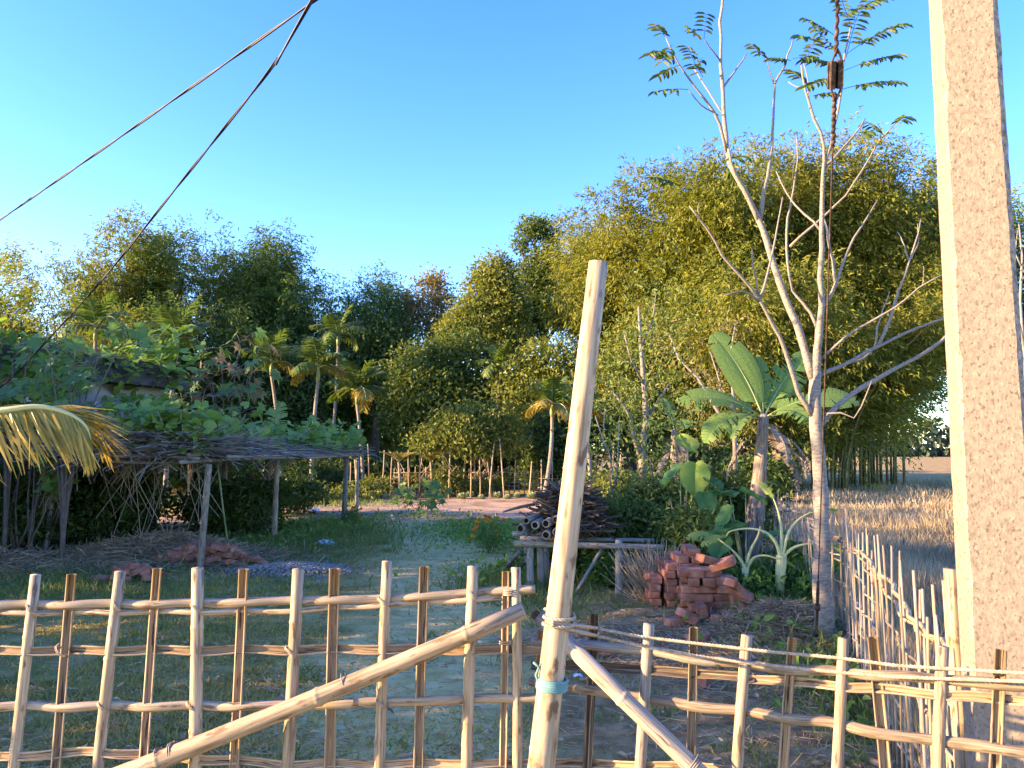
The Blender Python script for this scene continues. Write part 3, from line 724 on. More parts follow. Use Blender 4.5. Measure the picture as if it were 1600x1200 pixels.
def weave(panel, poly, depth_at, pick_px, parity, r, kind, mats, x0, x1, amp=.0065, taper=0):
    xs = sorted([x0, x1] + [x for x in pick_px if x0 < x < x1]); pts = []
    idx = {x: i for i, x in enumerate(sorted(pick_px))}
    fine = []
    for k in range(len(xs) - 1):
        for j in range(5): fine.append(xs[k] + (xs[k + 1] - xs[k]) * j / 5)
    fine.append(xs[-1])
    ks = sorted(pick_px)
    for x in fine:
        # cosine between alternating pickets
        if x <= ks[0]: ph = 0.0
        elif x >= ks[-1]: ph = float(len(ks) - 1)
        else:
            i = max(q for q in range(len(ks)) if ks[q] <= x); ph = i + (x - ks[i]) / (ks[i + 1] - ks[i])
        off = amp * math.cos(math.pi * (ph + parity))
        p = at(x, pxs(poly, x), depth_at(x)); p.y += off; p.z += .0015 * math.sin(x * .05 + parity); pts.append(p)
    mb = MB()
    n = len(pts)
    rad = [r * (1 + .06 * math.sin(i * .7 + parity)) * (1 if 1 < i < n - 2 else .88) for i in range(n)]
    if kind == 'split': mb.half_tube(pts, rad, .0045, (0, -1, .25), arc=math.radians(165))
    elif kind == 'back': mb.half_tube(pts, rad, .0045, (0, 1, -.2), arc=math.radians(170), n=8)
    else: mb.tube(pts, rad, 10)
    return mb.build("rail", mats, panel)
BS = [M['bamboo'], M['bamboo_split']]
pick_px = [p[0] * .6 + p[2] * .4 for p in PK[:11]] + [800, -25, -85]
pick_px = sorted(pick_px)
dl = lambda x: D_LEFT
weave(gate, [(-120, 946), (0, 945), (300, 943), (470, 938), (600, 936), (700, 929), (838, 919)], dl, pick_px, 0, .0135, 'back', BS, -120, 836)
weave(gate, [(-120, 958), (0, 958), (250, 956), (420, 956), (560, 948), (640, 942), (790, 934)], dl, pick_px, 1, .0085, 'back', BS, 110, 812)
weave(gate, [(-120, 958), (0, 958), (250, 956)], dl, pick_px, 1, .0085, 'back', BS, -120, 96)
weave(gate, [(-120, 1017), (300, 1016), (600, 1014), (850, 1017)], dl, pick_px, 1, .0135, 'split', BS, -120, 852)
weave(gate, [(-120, 1105), (350, 1103), (560, 1100), (845, 1090)], dl, pick_px, 0, .013, 'back', BS, -120, 560)
weave(gate, [(550, 1099), (845, 1089)], dl, pick_px, 0, .0135, 'back', BS, 552, 848)
weave(gate, [(-120, 1183), (0, 1183), (150, 1174), (300, 1184), (450, 1194), (830, 1193)], dl, pick_px, 1, .013, 'split', BS, -120, 836)
for yy, par in ((1275, 0), (1360, 1), (1450, 0)):
    weave(gate, [(-120, yy), (830, yy + 6)], dl, pick_px, par, .013, 'back', BS, -120, 832)
a, e = at(818, 953, D_LEFT - .055), at(205, 1200, D_LEFT - .055); e = a.lerp(e, 1.28)
mb = MB(); pts, rad = culm_pts(a, e, .0235, .027, node=.42, bow=(0, 0, -.012)); mb.tube(pts, rad, 18)
br = mb.build("brace", M['bamboo'], gate)
def ring(panel, c, axis_, r, mat_, turns=1, wr=.0022, name="wire_tie", pitch=.006):
    ax = Vector(axis_).normalized(); u = ax.orthogonal().normalized(); w = ax.cross(u); mb = MB()
    n = int(14 * turns)
    mb.tube([Vector(c) + u * r * math.cos(2 * math.pi * i / 14) + w * r * math.sin(2 * math.pi * i / 14) + ax * (pitch * (i / 14 - turns / 2)) for i in range(n + 1)], wr, 5)
    return mb.build(name, mat_, panel)
ring(gate, at(250, 1184, D_LEFT - .05), (1, 0, .4), .0285, M['wire'], 1.05); ring(gate, at(272, 1176, D_LEFT - .05), (1, 0, .4), .0285, M['wire'], 2.1)
ring(gate, at(540, 1066, D_LEFT - .05), (1, 0, .4), .0272, M['wire'], 1.02); ring(gate, at(797, 925, D_LEFT), (0, 0, 1), .021, M['rope'], 3.0, .0025, "cord_tie")
ring(gate, at(790, 1003, D_LEFT), (0, 0, 1), .018, M['rope'], 2.0, .002, "cord_tie")

for (px_, py_) in ((52, 950), (186, 945), (309, 948), (455, 1016), (600, 940), (739, 928), (302, 1103), (597, 1098), (163, 1103), (97, 1016)):      # cord lashings at some crossings
    ring(gate, at(px_, py_, D_LEFT), (random.uniform(.5, 1), 0, random.uniform(.5, 1)), .021, M['rope'], 2.2, .0016, "cord_tie", .004)
# right panel, running towards the camera
def dr(px): return 2.4776 / (1 + .4597 * (px - 800) / FPX)
pan = thing("bamboo_fence_panel", "weathered bamboo fence panel under the rope, between tall post and concrete pole", "fence", (.65, 2.15, 0), "front fence panels")
PR = [(928, 960, 915, 1195, 2, 14), (1014, 975, 1000, 1200, 3, 17), (1083, 980, 1078, 1160, 1, 15), (1167, 993, 1155, 1200, 0, 17), (1237, 996, 1225, 1200, 1, 15), (1318, 997, 1305, 1200, 0, 16), (1363, 995, 1380, 1200, 1, 18),
      (1473, 1010, 1468, 1200, 0, 18), (1563, 1015, 1553, 1200, 1, 17), (1650, 1022, 1642, 1200, 0, 18), (845, 985, 830, 1190, 1, 10)]
for (x0, y0, x1, y1, sp_, w) in PR:
    d = dr(x0); a = at(x0, y0, d); e = ext_ground(a, at(x1, y1, d)); r = w * d / FPX / 2
    mb = MB(); pts, rad = culm_pts(a, e, r, r * 1.06, bow=(random.uniform(-.008, .008), 0, 0), swell=1.07)
    if sp_ in (1, 2): mb.half_tube(pts, rad, .0048, (random.uniform(-.5, .2), -1, 0), arc=math.radians(175)); mb.build("picket", [M['bamboo_worn' if sp_ == 1 else 'bamboo_black'], M['bamboo_split' if sp_ == 1 else 'bamboo_black']], pan)
    else: mb.tube(pts, rad, 14); mb.build("picket", M['bamboo_grey' if sp_ == 3 else 'bamboo_worn'], pan)
pr_px = sorted([p[0] * .6 + p[2] * .4 for p in PR])
GS = [M['bamboo_grey'], M['bamboo_split']]; KS = [M['bamboo_black'], M['bamboo_black']]
weave(pan, [(832, 1003), (915, 1007), (1010, 1017), (1110, 1033), (1130, 1036)], dr, pr_px, 0, .0145, 'pole', [M['bamboo_grey']], 832, 1125, amp=.006)
weave(pan, [(1100, 1030), (1200, 1043), (1400, 1056), (1700, 1080)], dr, pr_px, 0, .0135, 'pole', [M['bamboo_worn']], 1108, 1690, amp=.006)
weave(pan, [(830, 1038), (960, 1043), (1080, 1052), (1200, 1060)], dr, pr_px, 1, .0135, 'split', KS, 830, 1180, amp=.006)
weave(pan, [(1100, 1056), (1200, 1062), (1390, 1078), (1700, 1104)], dr, pr_px, 1, .0125, 'split', [M['bamboo_worn'], M['bamboo_split']], 1160, 1690, amp=.006)
weave(pan, [(828, 1065), (920, 1077), (1010, 1092), (1160, 1112), (1300, 1130), (1400, 1150), (1700, 1186)], dr, pr_px, 0, .0145, 'pole', [M['bamboo_worn']], 828, 1690, amp=.006)
weave(pan, [(820, 1190), (1100, 1199), (1700, 1270)], dr, pr_px, 1, .013, 'split', BS, 818, 1690, amp=.006)
for yy, par in ((1290, 0), (1370, 1), (1450, 0)):
    weave(pan, [(820, yy), (1700, yy + 110)], dr, pr_px, par, .013, 'back', BS, 822, 1690, amp=.006)
a, e = at(843, 962, 2.33), at(1085, 1195, 2.16); e = ext_ground(a, e, .02)
mb = MB(); pts, rad = culm_pts(a, e, .0235, .026, node=.38, bow=(0, 0, -.01)); mb.tube(pts, rad, 18); mb.build("brace", M['bamboo_grey'], pan)
c = a.lerp(e, (at(1085, 1195, 2.16) - a).length / (e - a).length)
ring(pan, c, e - a, .0275, M['wire'], 3.1, .0025)
mb = MB(); mb.half_tube(curve(at(833, 957, 2.35), at(862, 985, 2.35), (0, 0, 0), 3), .016, .004, (0, -1, .4)); mb.build("brace_splinter", BS, pan)

# tall post with rope and twine
a, e = at(935, 410, 2.0), at(848, 1200, 2.0); e = ext_ground(a, e, -.1)
post = thing("bamboo_post", "tall leaning bamboo post with a blue-green twine band, holding the rope", "post", (e.x, e.y, 0))
mb = MB(); pts, rad = culm_pts(a, e, .0255, .041, node=.34, bow=(-.004, 0, 0), swell=1.05); mb.tube(pts, rad, 22, cap=False)
# hollow cut top
fr = mb.frames(pts); nb = 22; base_i = 0
p, t, u, w = fr[0]
inner = [p + u * (rad[0] * .74 * math.cos(2 * math.pi * (j + .5) / nb + math.pi)) + w * (rad[0] * .74 * math.sin(2 * math.pi * (j + .5) / nb + math.pi)) for j in range(nb)]
low = [q + t * .05 for q in inner]
b0 = len(mb.v); mb.v.extend([tuple(q) for q in inner + low])
for j in range(nb):
    k = (j + 1) % nb
    mb.face((j, b0 + j, b0 + k, k), None, 0); mb.face((b0 + j, b0 + nb + j, b0 + nb + k, b0 + k), None, 1)
mb.face([b0 + nb + j for j in range(nb)], None, 1)
mb.build("pole", [M['bamboo'], M['bamboo_split']], post)
ax = (a - e).normalized()
def post_at(py):
    t = (py - 410) / 790.0; return at(935 - 87 * t, py, 2.0)
ring(post, post_at(1068), ax, .0375, M['twine'], 5.2, .004, "twine_band", .0055)
mb = MB(); p = post_at(1040) + Vector((-.034, -.012, 0)); mb.tube([p + Vector((.0, 0, -.05)), p + Vector((-.012, 0, -.02)), p + Vector((-.004, 0, 0)), p + Vector((-.018, -.004, .012))], .0035, 6); mb.build("twine_end", M['twine'], post)
# rope: twisted strands
def rope_mesh(pts, r):
    P_ = [Vector(p) for p in pts]; L = [0]
    for i in range(1, len(P_)): L.append(L[-1] + (P_[i] - P_[i - 1]).length)
    n = int(L[-1] / .0045); mb = MB()
    S = [s_ * L[-1] / n for s_ in range(n + 1)]
    C = [Vector((np.interp(s_, L, [p.x for p in P_]), np.interp(s_, L, [p.y for p in P_]), np.interp(s_, L, [p.z for p in P_]))) for s_ in S]
    for k in range(3):
        q = []
        for i, s_ in enumerate(S):
            t = (C[min(i + 1, n)] - C[max(i - 1, 0)]).normalized(); u = Vector((0, 0, 1)).cross(t).normalized(); w = t.cross(u)
            ph = 2 * math.pi * (s_ / .030 + k / 3); q.append(C[i] + (u * math.cos(ph) + w * math.sin(ph)) * r * .55)
        mb.tube(q, r * .55, 5)
    return mb
def dope(px): return dr(px) - .045 if px > 900 else 2.0
rt = thing("rope", "pale twisted rope in two strands tied to the tall bamboo post", "rope", tuple(post_at(975)))
for poly in ([(862, 972), (890, 977), (925, 980), (1000, 995), (1085, 1005), (1200, 1018), (1310, 1028), (1400, 1040), (1480, 1045), (1600, 1052), (1700, 1060)],
             [(862, 976), (890, 984), (940, 995), (1030, 1015), (1100, 1027), (1180, 1037), (1300, 1050), (1400, 1058), (1600, 1065), (1700, 1070)]):
    xs = np.linspace(poly[0][0], poly[-1][0], 60)
    rope_mesh([at(x, pxs(poly, x), np.interp(x, [862, 900, 930, 1700], [1.96, 1.98, dr(930) - .045, dr(1700) - .045])) for x in xs], .0046).build("strand", M['rope'], rt)
c = post_at(974); u = ax.orthogonal().normalized(); w = ax.cross(u)
rope_mesh([c + u * .0385 * math.cos(i * .3) + w * .0385 * math.sin(i * .3) + ax * (.0028 * i * .3 - .012) for i in range(50)], .0046).build("wrap", M['rope'], rt)

# concrete pole
X0, X1, YF, DEP = 1.465, 1.65, 2.5, .15
cp = thing("utility_pole", "tall square concrete utility pole with stained rough faces at the right edge", "pole", ((X0 + X1) / 2, YF + DEP / 2, 0))
mb = MB(); H = 7.9; nseg = 150; prof = []
for i in range(nseg + 1):
    z = -.3 + (H + .3) * i / nseg; k = 1 - .12 * max(0, z - 1.7) / 6
    xr = X1 - .012 * (z - 2.2); ch = .012
    j = lambda s_=.0012: random.uniform(-s_, s_)
    chip = random.uniform(.004, .010) if random.random() < .13 else 0.0
    prof.append([(X0 + j(), YF + DEP, z), (X0 - ch * .6 + j(), YF + DEP - .012, z), (X0 - ch * .6 + j(), YF + ch + chip, z), (X0 + j(.0016) + chip, YF + chip * .2, z), (xr - .022 + j(.0018), YF + j(.0006), z), (xr + j(.002), YF + .020 + j(.002), z), (xr + j(.0015), YF + DEP, z)])
m_ = 7; YAW = math.radians(16); cy_, sy_ = math.cos(YAW), math.sin(YAW)
for row in prof: mb.v.extend([(X0 + (x - X0) * cy_ + (y - YF) * sy_, YF - (x - X0) * sy_ + (y - YF) * cy_, z) for x, y, z in row])
for i in range(nseg):
    for k in range(m_):
        q = (k + 1) % m_; mb.face((i * m_ + k, i * m_ + q, (i + 1) * m_ + q, (i + 1) * m_ + k)[::-1], None, 1 if k in (4,) else 0)
mb.face([nseg * m_ + k for k in range(m_)][::-1]); mb.build("shaft", [M['concrete'], M['concrete_rough']], cp, smooth=False)
mb = MB(); mb.box((1.55, 2.52, 7.45), (.9, .06, .06)); mb.build("cross_arm", M['rust'], cp, smooth=False)

# stay wire with strain insulator
anchor = gnd(1275, 1012); topw = Vector((1.40, 2.53, 7.3))
sw = thing("stay_wire", "rusty stay wire with a dark strain insulator, anchored beside the pale tree", "wire", tuple(anchor))
dirw = (topw - anchor)
def sp_w(t): return anchor + dirw * t
tI = None
for k in range(1000):
    t = k / 1000; p = sp_w(t); yc = p.y * math.cos(PITCH) + (p.z - CAM_Z) * math.sin(PITCH); zc = -p.y * math.sin(PITCH) + (p.z - CAM_Z) * math.cos(PITCH)
    if 600 - FPX * zc / yc < 118: tI = t; break
rel = dirw.normalized(); wx = Vector((1, 0, 0)); wx = (wx - rel * wx.dot(rel)).normalized(); wy = rel.cross(wx)
Rm = Matrix((wx, wy, rel)).transposed(); cI = sp_w(tI)
mb = MB(); mb.tube([sp_w(t) for t in np.linspace(.075, tI - .012, 30)], .006, 6)
mb.tube([sp_w(t) for t in np.linspace(tI + .012, 1, 40)], .006, 6)
for s0, s1, r_ in ((tI - .05, tI - .012, .013), (tI + .014, tI + .075, .012)):     # the wire's wrapped ends
    ts = np.linspace(s0, s1, 60); mb.tube([sp_w(t) + (wx * math.cos(i * .9) + wy * math.sin(i * .9)) * .004 for i, t in enumerate(ts)], [r_ * (.8 + .35 * random.random()) for _ in ts], 6)
mb.build("wire", M['rust'], sw)
mb = MB()
for sx in (-.032, 0.012): mb.box(cI + wx * (sx + .01), (.026, .06, .16), Rm)
mb.box(cI + wx * -.0 + wy * .012, (.085, .02, .15), Rm); mb.build("insulator_plates", M['rust'], sw, smooth=False)
mb = MB()
for s_ in (-1, 1): mb.tube([cI + rel * (s_ * .055) + wx * x + wy * -.02 + rel * (s_ * q) for x, q in ((-.03, -.06), (-.03, .02), (-.012, .07), (0, .10), (.012, .07), (.03, .02), (.03, -.06))], .007, 6)
mb.build("wire_loop", M['rust'], sw)
mb = MB(); mb.tube([sp_w(t) for t in np.linspace(-.02, .085, 8)], [.013, .013, .013, .012, .012, .012, .015, .010], 8, jit=.1); mb.tube([sp_w(.05), sp_w(.056)], .024, 8); mb.build("anchor_rod", M['rust'], sw)

# overhead service cables from the pole to the left
def cable(label, pts, r, strands, name="overhead_cable"):
    P_ = [Vector(p) for p in pts]; S = []
    for i in range(len(P_) - 1):
        p0, p1, p2, p3 = P_[max(i - 1, 0)], P_[i], P_[i + 1], P_[min(i + 2, len(P_) - 1)]
        for k in range(24):
            t = k / 24; S.append(.5 * ((2 * p1) + (p2 - p0) * t + (2 * p0 - 5 * p1 + 4 * p2 - p3) * t * t + (3 * p1 - p0 - 3 * p2 + p3) * t ** 3))
    S.append(P_[-1]); mb = MB(); Lc = [0]
    for i in range(1, len(S)): Lc.append(Lc[-1] + (S[i] - S[i - 1]).length)
    q_ = np.linspace(0, Lc[-1], int(Lc[-1] / .06)); S = [Vector([float(np.interp(v_, Lc, [p[c_] for p in S])) for c_ in range(3)]) for v_ in q_]
    for s_ in range(strands):
        mb.tube([p + (Vector((math.cos(i * .22 + s_ * math.pi), .3 * math.sin(i * .22 + s_ * math.pi), math.sin(i * .22 + s_ * math.pi))) * r * .9 if strands > 1 else Vector()) for i, p in enumerate(S)], r, 6)
    return tag(mb.build(name, M['cable']), label, "cable", "overhead cables")
cable("straight upper black cable crossing the sky at top left", [(at(-240, 503, 13) + (at(486, -4, 4.9) - at(-240, 503, 13)) * 1.27).lerp(at(-240, 503, 13), q) - Vector((0, 0, .25 * q * (1 - q))) for q in np.linspace(0, 1, 9)], .007, 2)
cable("lower sagging black twisted cable dropping to the ruined house", [(1.38, 2.6, 7.3), at(490, -4, 4.4), at(428, 100, 4.9), at(352, 198, 5.6), at(268, 303, 6.6), at(170, 425, 7.8), at(80, 525, 9.0), at(0, 605, 10.3), at(-90, 650, 12.5), at(-60, 640, 17.0)], .007, 2)
# ------------------------------------------------------------------ pale tree with few leaves
TB = gnd(1291, 1012)
tr = thing("sapling_tree", "slender pale-barked tree with bare forked limbs and a few feathery leaves", "tree", tuple(TB))
placed = []
def near_depth(px, py):
    q = min(placed, key=lambda s_: (s_[0] - px) ** 2 + (s_[1] - py) ** 2); return q[2]
def tlimb(poly, w0, w1, dd=0.0, name="limb", mb=None, d0=None):
    d0 = near_depth(*poly[0]) if d0 is None else d0
    ln = [0]
    for i in range(1, len(poly)): ln.append(ln[-1] + math.hypot(poly[i][0] - poly[i - 1][0], poly[i][1] - poly[i - 1][1]))
    pts, rad = [], []; n = max(6, int(ln[-1] / 22))
    for i in range(n + 1):
        s_ = ln[-1] * i / n; x = np.interp(s_, ln, [p[0] for p in poly]); y = np.interp(s_, ln, [p[1] for p in poly])
        if 0 < i < n: x += random.uniform(-1.2, 1.2)
        d = d0 + dd * (i / n); pts.append(at(x, y, d)); placed.append((x, y, d)); rad.append((w0 + (w1 - w0) * (i / n) ** .8) * d / FPX / 2 * random.uniform(.92, 1.1))
    m = mb or MB(); m.tube(pts, rad, 10 if w0 > 8 else 6, jit=.05)
    return m.build(name, M['bark_pale'], tr) if mb is None else None
tlimb([(1292, 1020), (1287, 960), (1284, 900), (1283, 800), (1279, 720), (1274, 650), (1273, 596), (1275, 575)], 31, 17, 0.0, "trunk", d0=TB.y)
tlimb([(1270, 592), (1263, 565), (1250, 520), (1225, 460), (1205, 400), (1185, 340), (1160, 290), (1141, 262), (1135, 230), (1131, 170), (1127, 100), (1125, 30), (1130, -10)], 14, 4, .5)
tlimb([(1136, 240), (1122, 182), (1087, 137), (1060, 100), (1040, 58)], 6, 2, -.35); tlimb([(1130, 178), (1105, 140), (1085, 108)], 4, 2, .2); tlimb([(1128, 140), (1150, 110), (1166, 84)], 4, 2, .2)
tlimb([(1122, 180), (1095, 165), (1075, 140)], 3, 1.5, -.2); tlimb([(1126, 95), (1110, 75), (1100, 62)], 3, 1.5, -.2)
tlimb([(1187, 345), (1195, 290), (1207, 240), (1206, 200), (1211, 130), (1197, 92)], 8, 2.5, .4); tlimb([(1211, 130), (1225, 105), (1239, 62)], 4, 2, .2); tlimb([(1187, 350), (1170, 310), (1145, 265), (1138, 232)], 8, 4, -.2)
tlimb([(1274, 590), (1278, 540), (1285, 480), (1282, 440), (1284, 370), (1285, 300), (1288, 220), (1270, 180), (1256, 132), (1252, 98)], 13, 3, -.4)
tlimb([(1287, 268), (1304, 200), (1313, 158), (1319, 95), (1330, 40)], 6, 2.5, -.2); tlimb([(1287, 478), (1303, 452), (1320, 400), (1333, 372), (1352, 345), (1371, 313)], 7, 2, .3)
tlimb([(1305, 440), (1298, 390), (1292, 360), (1287, 342)], 6, 4, .1); tlimb([(1270, 580), (1277, 515), (1268, 490), (1236, 452), (1230, 400), (1228, 362), (1237, 310), (1246, 258), (1245, 205)], 7, 2, .3)
tlimb([(1284, 362), (1270, 345), (1250, 330), (1226, 298), (1213, 268)], 5, 2, .25); tlimb([(1234, 386), (1252, 368), (1281, 345), (1320, 308), (1350, 262), (1372, 222), (1402, 190)], 5, 1.5, -.3)
tlimb([(1288, 262), (1315, 235), (1335, 212), (1352, 185)], 5, 2, .2); tlimb([(1260, 140), (1243, 135), (1232, 128)], 3, 1.5, .1); tlimb([(1265, 170), (1262, 120), (1255, 98)], 3, 1.5, .1)
tlimb([(1271, 652), (1246, 612), (1235, 570), (1215, 520), (1191, 475), (1165, 440), (1130, 400), (1100, 350), (1078, 323)], 9, 2.5, -.5)
tlimb([(1188, 468), (1205, 410), (1215, 350), (1223, 308)], 5, 2, .3); tlimb([(1186, 462), (1178, 425), (1175, 388)], 4, 2, -.1); tlimb([(1186, 470), (1165, 455), (1150, 456), (1132, 462)], 4, 2, -.2); tlimb([(1092, 338), (1090, 322), (1096, 316)], 2, 1.2, .0)
tlimb([(1280, 668), (1300, 640), (1340, 610), (1390, 580), (1440, 555), (1475, 530), (1505, 500)], 10, 4, .4); tlimb([(1283, 665), (1292, 648), (1301, 640), (1325, 650), (1335, 654), (1350, 630), (1358, 605), (1362, 595)], 4, 1.5, -.2)
tlimb([(1276, 588), (1320, 570), (1352, 550), (1372, 541), (1405, 525), (1440, 510), (1480, 496)], 8, 3, .5); tlimb([(1318, 570), (1345, 562), (1362, 550)], 4, 3, .2)
tlimb([(1372, 541), (1390, 500), (1405, 450), (1421, 410), (1433, 372), (1439, 342)], 6, 2, .3); tlimb([(1421, 410), (1412, 380), (1402, 362)], 3, 1.5, .2); tlimb([(1424, 405), (1436, 375), (1434, 350)], 3, 1.2, .1)
tlimb([(1284, 560), (1330, 520), (1366, 500), (1400, 480), (1440, 445), (1475, 428)], 5, 2, -.3); tlimb([(1368, 540), (1370, 515), (1382, 478), (1390, 455)], 4, 1.5, .1); tlimb([(1441, 445), (1444, 430), (1443, 416)], 2, 1, 0)
def pinnate(px, py, ang, length_px, pairs, dz=0.0):
    """one feathery leaf: stalk and paired leaflets, at the depth of the nearest limb"""
    d = near_depth(px, py) + dz; p0 = at(px, py, d); p1 = at(px + length_px * math.cos(ang), py - length_px * math.sin(ang), d + random.uniform(-.25, .25))
    pts = curve(p0, p1, (0, 0, .04 * (p1 - p0).length), 8); mb = MB(); mb.tube(pts, [.003] * 9, 4)
    o = mb.build("leaf_stalk", M['pinnate'], tr)
    b = Bulk(); L = .105; P_ = A([tuple(p) for p in pts]); u = np.linspace(.3, 1, pairs); k = u * 8; k0 = np.clip(k.astype(int), 0, 7); C = P_[k0] * (1 - (k - k0)[:, None]) + P_[k0 + 1] * (k - k0)[:, None]
    T = nrm(A([tuple(p1 - p0)] * pairs)); sd = nrm(np.cross(T, A([0.2, -.5, 1.0])))
    for sg in (-1, 1): b.add(T_ELL, C, sd * sg + T * .45 + A([0, 0, -.45]) + R.normal(size=(pairs, 3)) * .12, A([[0, -.5, 1]] * pairs) + R.normal(size=(pairs, 3)) * .35, np.stack([L * R.uniform(.8, 1.15, pairs), np.full(pairs, .042), np.full(pairs, L)], -1))
    b.build("leaflets", M['pinnate'], o)
for a in [(1040, 60, 2.2, 26, 5), (1045, 80, 3.3, 30, 5), (1062, 102, 3.6, 36, 6), (1060, 100, 2.6, 40, 5), (1075, 140, 3.2, 50, 4), (1100, 62, 1.5, 40, 5), (1097, 62, 2.4, 28, 4), (1128, 0, 2.4, 30, 4), (1098, 120, 2.2, 24, 4), (1085, 110, 1.0, 20, 4),
          (1197, 95, 2.3, 34, 5), (1239, 92, .1, 36, 5), (1236, 95, 3.0, 30, 6), (1256, 130, 2.3, 26, 5), (1330, 40, .9, 76, 9), (1322, 85, .5, 100, 11), (1320, 110, .28, 90, 9), (1315, 140, .15, 90, 9), (1322, 90, 1.3, 74, 8), (1318, 95, 2.3, 70, 8), (1318, 105, 2.9, 60, 8), (1316, 120, 3.4, 56, 7),
          (1310, 60, 2.6, 60, 7), (1330, 45, 1.9, 56, 7), (1256, 100, 1.1, 40, 5), (1270, 150, .2, 26, 4), (1352, 190, 5.6, 20, 4), (1402, 192, .6, 18, 5), (1136, 262, 5.2, 22, 5), (1140, 250, .3, 22, 4), (1060, 290, 2.8, 40, 6), (1340, 215, .5, 20, 4), (1086, 100, 2.0, 30, 5), (1330, 20, .4, 80, 9), (1262, 60, 2.9, 14, 4), (1050, 70, 4.2, 30, 5)]:
    pinnate(*a)

# ------------------------------------------------------------------ banana plants
def banana(label, base, h, lean, r, leaves, dry=5, stem='banana_stem', group="banana plants", leafmat_='banana', sheath=True):
    base = Vector(base); t = thing("banana_plant", label, "banana plant", base, group); top = base + Vector((lean[0], lean[1], h))
    mb = MB(); pts = curve(base - Vector((0, 0, .08)), top, (lean[0] * .08, 0, 0), 12); mb.tube(pts, [r * (1.25 - .55 * i / 12) for i in range(13)], 12); mb.build("pseudostem", M['banana_dry' if sheath else stem], t)
    if sheath:
        for k in range(11):                     # papery dead sheaths hanging round the stem
            s_ = random.uniform(.12, .8); i = int(s_ * 12); p = pts[i]; rr = r * (1.3 - .55 * s_); az = random.uniform(0, 6.28); ln = h * random.uniform(.18, .36); mb = MB(); wid = random.uniform(.5, 1.0)
            for j in range(6):
                a0, a1 = az + wid * (j / 6 - .5), az + wid * ((j + 1) / 6 - .5); rows = []
                for q in range(5):
                    z = -ln * q / 4; o = rr * (1 + .10 * q + random.uniform(0, .12)); rows.append([Vector((math.cos(a0) * o, math.sin(a0) * o, z - (.05 * (j % 2) if q == 4 else 0))), Vector((math.cos(a1) * o, math.sin(a1) * o, z))])
                off = lambda q: p + Vector((-lean[0] / h * ln * q / 4, -lean[1] / h * ln * q / 4, 0))
                for q in range(4): mb.poly([off(q) + rows[q][0], off(q) + rows[q][1], off(q + 1) + rows[q + 1][1], off(q + 1) + rows[q + 1][0]], 0, [(j / 6, q * .2), ((j + 1) / 6, q * .2), ((j + 1) / 6, q * .2 + .2), (j / 6, q * .2 + .2)])
            mb.build("dry_sheath", M['banana_dry'], t)
    for (az, el, L, W, dp, *rest) in leaves:
        banana_leaf(t, top - Vector((0, 0, .05)), math.radians(az), math.radians(el), L, W, math.radians(dp), leafmat_, 'banana_bright' if stem == 'banana_bright' else 'banana_stem', roll=(rest[0] if rest else 0), ragged=rest[1] if len(rest) > 1 else .38, ribw=.045 if stem == 'banana_bright' else .018)
    for k in range(dry):
        banana_leaf(t, top - Vector((0, 0, .12 + .05 * k)), random.uniform(0, 6.28), math.radians(-5), random.uniform(.6, 1.0), .2, math.radians(85), 'banana_dry', 'banana_dry', ragged=.6, name="dry_leaf", v=-.5, nstrip=18)
    return t
bb = gnd(1165, 905); bt = at(1193, 648, bb.y + .25)
banana("tall banana plant with ragged brown stem beside the pale tree", bb, bt.z, (bt.x - bb.x, .25), .10,
       [(150, 72, 1.4, .5, 22, -1.0, .08), (178, 40, 1.25, .44, 62, -.75), (195, 22, 1.05, .42, 92, -.5), (100, 78, 1.0, .34, 20, 0), (80, 80, .95, .3, 20, .3), (30, 58, 1.4, .46, 30, .9), (-4, 34, 1.35, .46, 52, .75), (352, 22, .85, .34, 70, .2), (300, 30, .9, .36, 80, .3), (215, 20, .8, .32, 92, .2), (40, 60, 1.0, .36, 55, .2)], dry=7)
b2 = gnd(1092, 845)
banana("smaller banana clump half hidden behind the leafy shrub", (b2.x + .05, b2.y + 2.6, 0), 2.15, (.1, .1), .10, [(200, 40, 1.2, .4, 80), (100, 70, 1.2, .4, 50), (330, 40, 1.2, .4, 80), (20, 30, 1.2, .42, 80), (160, 25, 1.1, .4, 80), (270, 45, 1.2, .4, 90)], dry=9)
def sucker(label, d, stem, arms, blades_):
    base = at(stem[0][0], stem[0][1], d); base.z = 0; t = thing("banana_sucker", label, "banana plant", tuple(base), "banana suckers")
    mb = MB(); P3 = [at(x, y, d) for x, y, w in stem]; P3[0].z = -.03; mb.tube(P3, [w * d / FPX / 2 for x, y, w in stem], 10); mb.build("pseudostem", M['banana_bright'], t)
    for arm in arms:
        dd = random.uniform(-.25, .25); P3 = spline3([at(x, y, d + dd * i / len(arm)) for i, (x, y) in enumerate(arm)]); n_ = len(P3); mb = MB(); mb.tube(P3, [.016 * (1 - i / n_) + .005 for i in range(n_)], 6); mb.build("petiole", M['banana_bright'], t)
    for (x, y, az, el, L, W, dp) in blades_: banana_leaf(t, at(x, y, d), math.radians(az), math.radians(el), L, W, math.radians(dp), 'banana_young', 'banana_bright', roll=-.6, petiole=.05, nstrip=14)
def spline3(P_, m=6):
    S = []
    for i in range(len(P_) - 1):
        p0, p1, p2, p3 = P_[max(i - 1, 0)], P_[i], P_[i + 1], P_[min(i + 2, len(P_) - 1)]
        for k in range(m): t = k / m; S.append(.5 * ((2 * p1) + (p2 - p0) * t + (2 * p0 - 5 * p1 + 4 * p2 - p3) * t * t + (3 * p1 - p0 - 3 * p2 + p3) * t ** 3))
    return S + [P_[-1]]
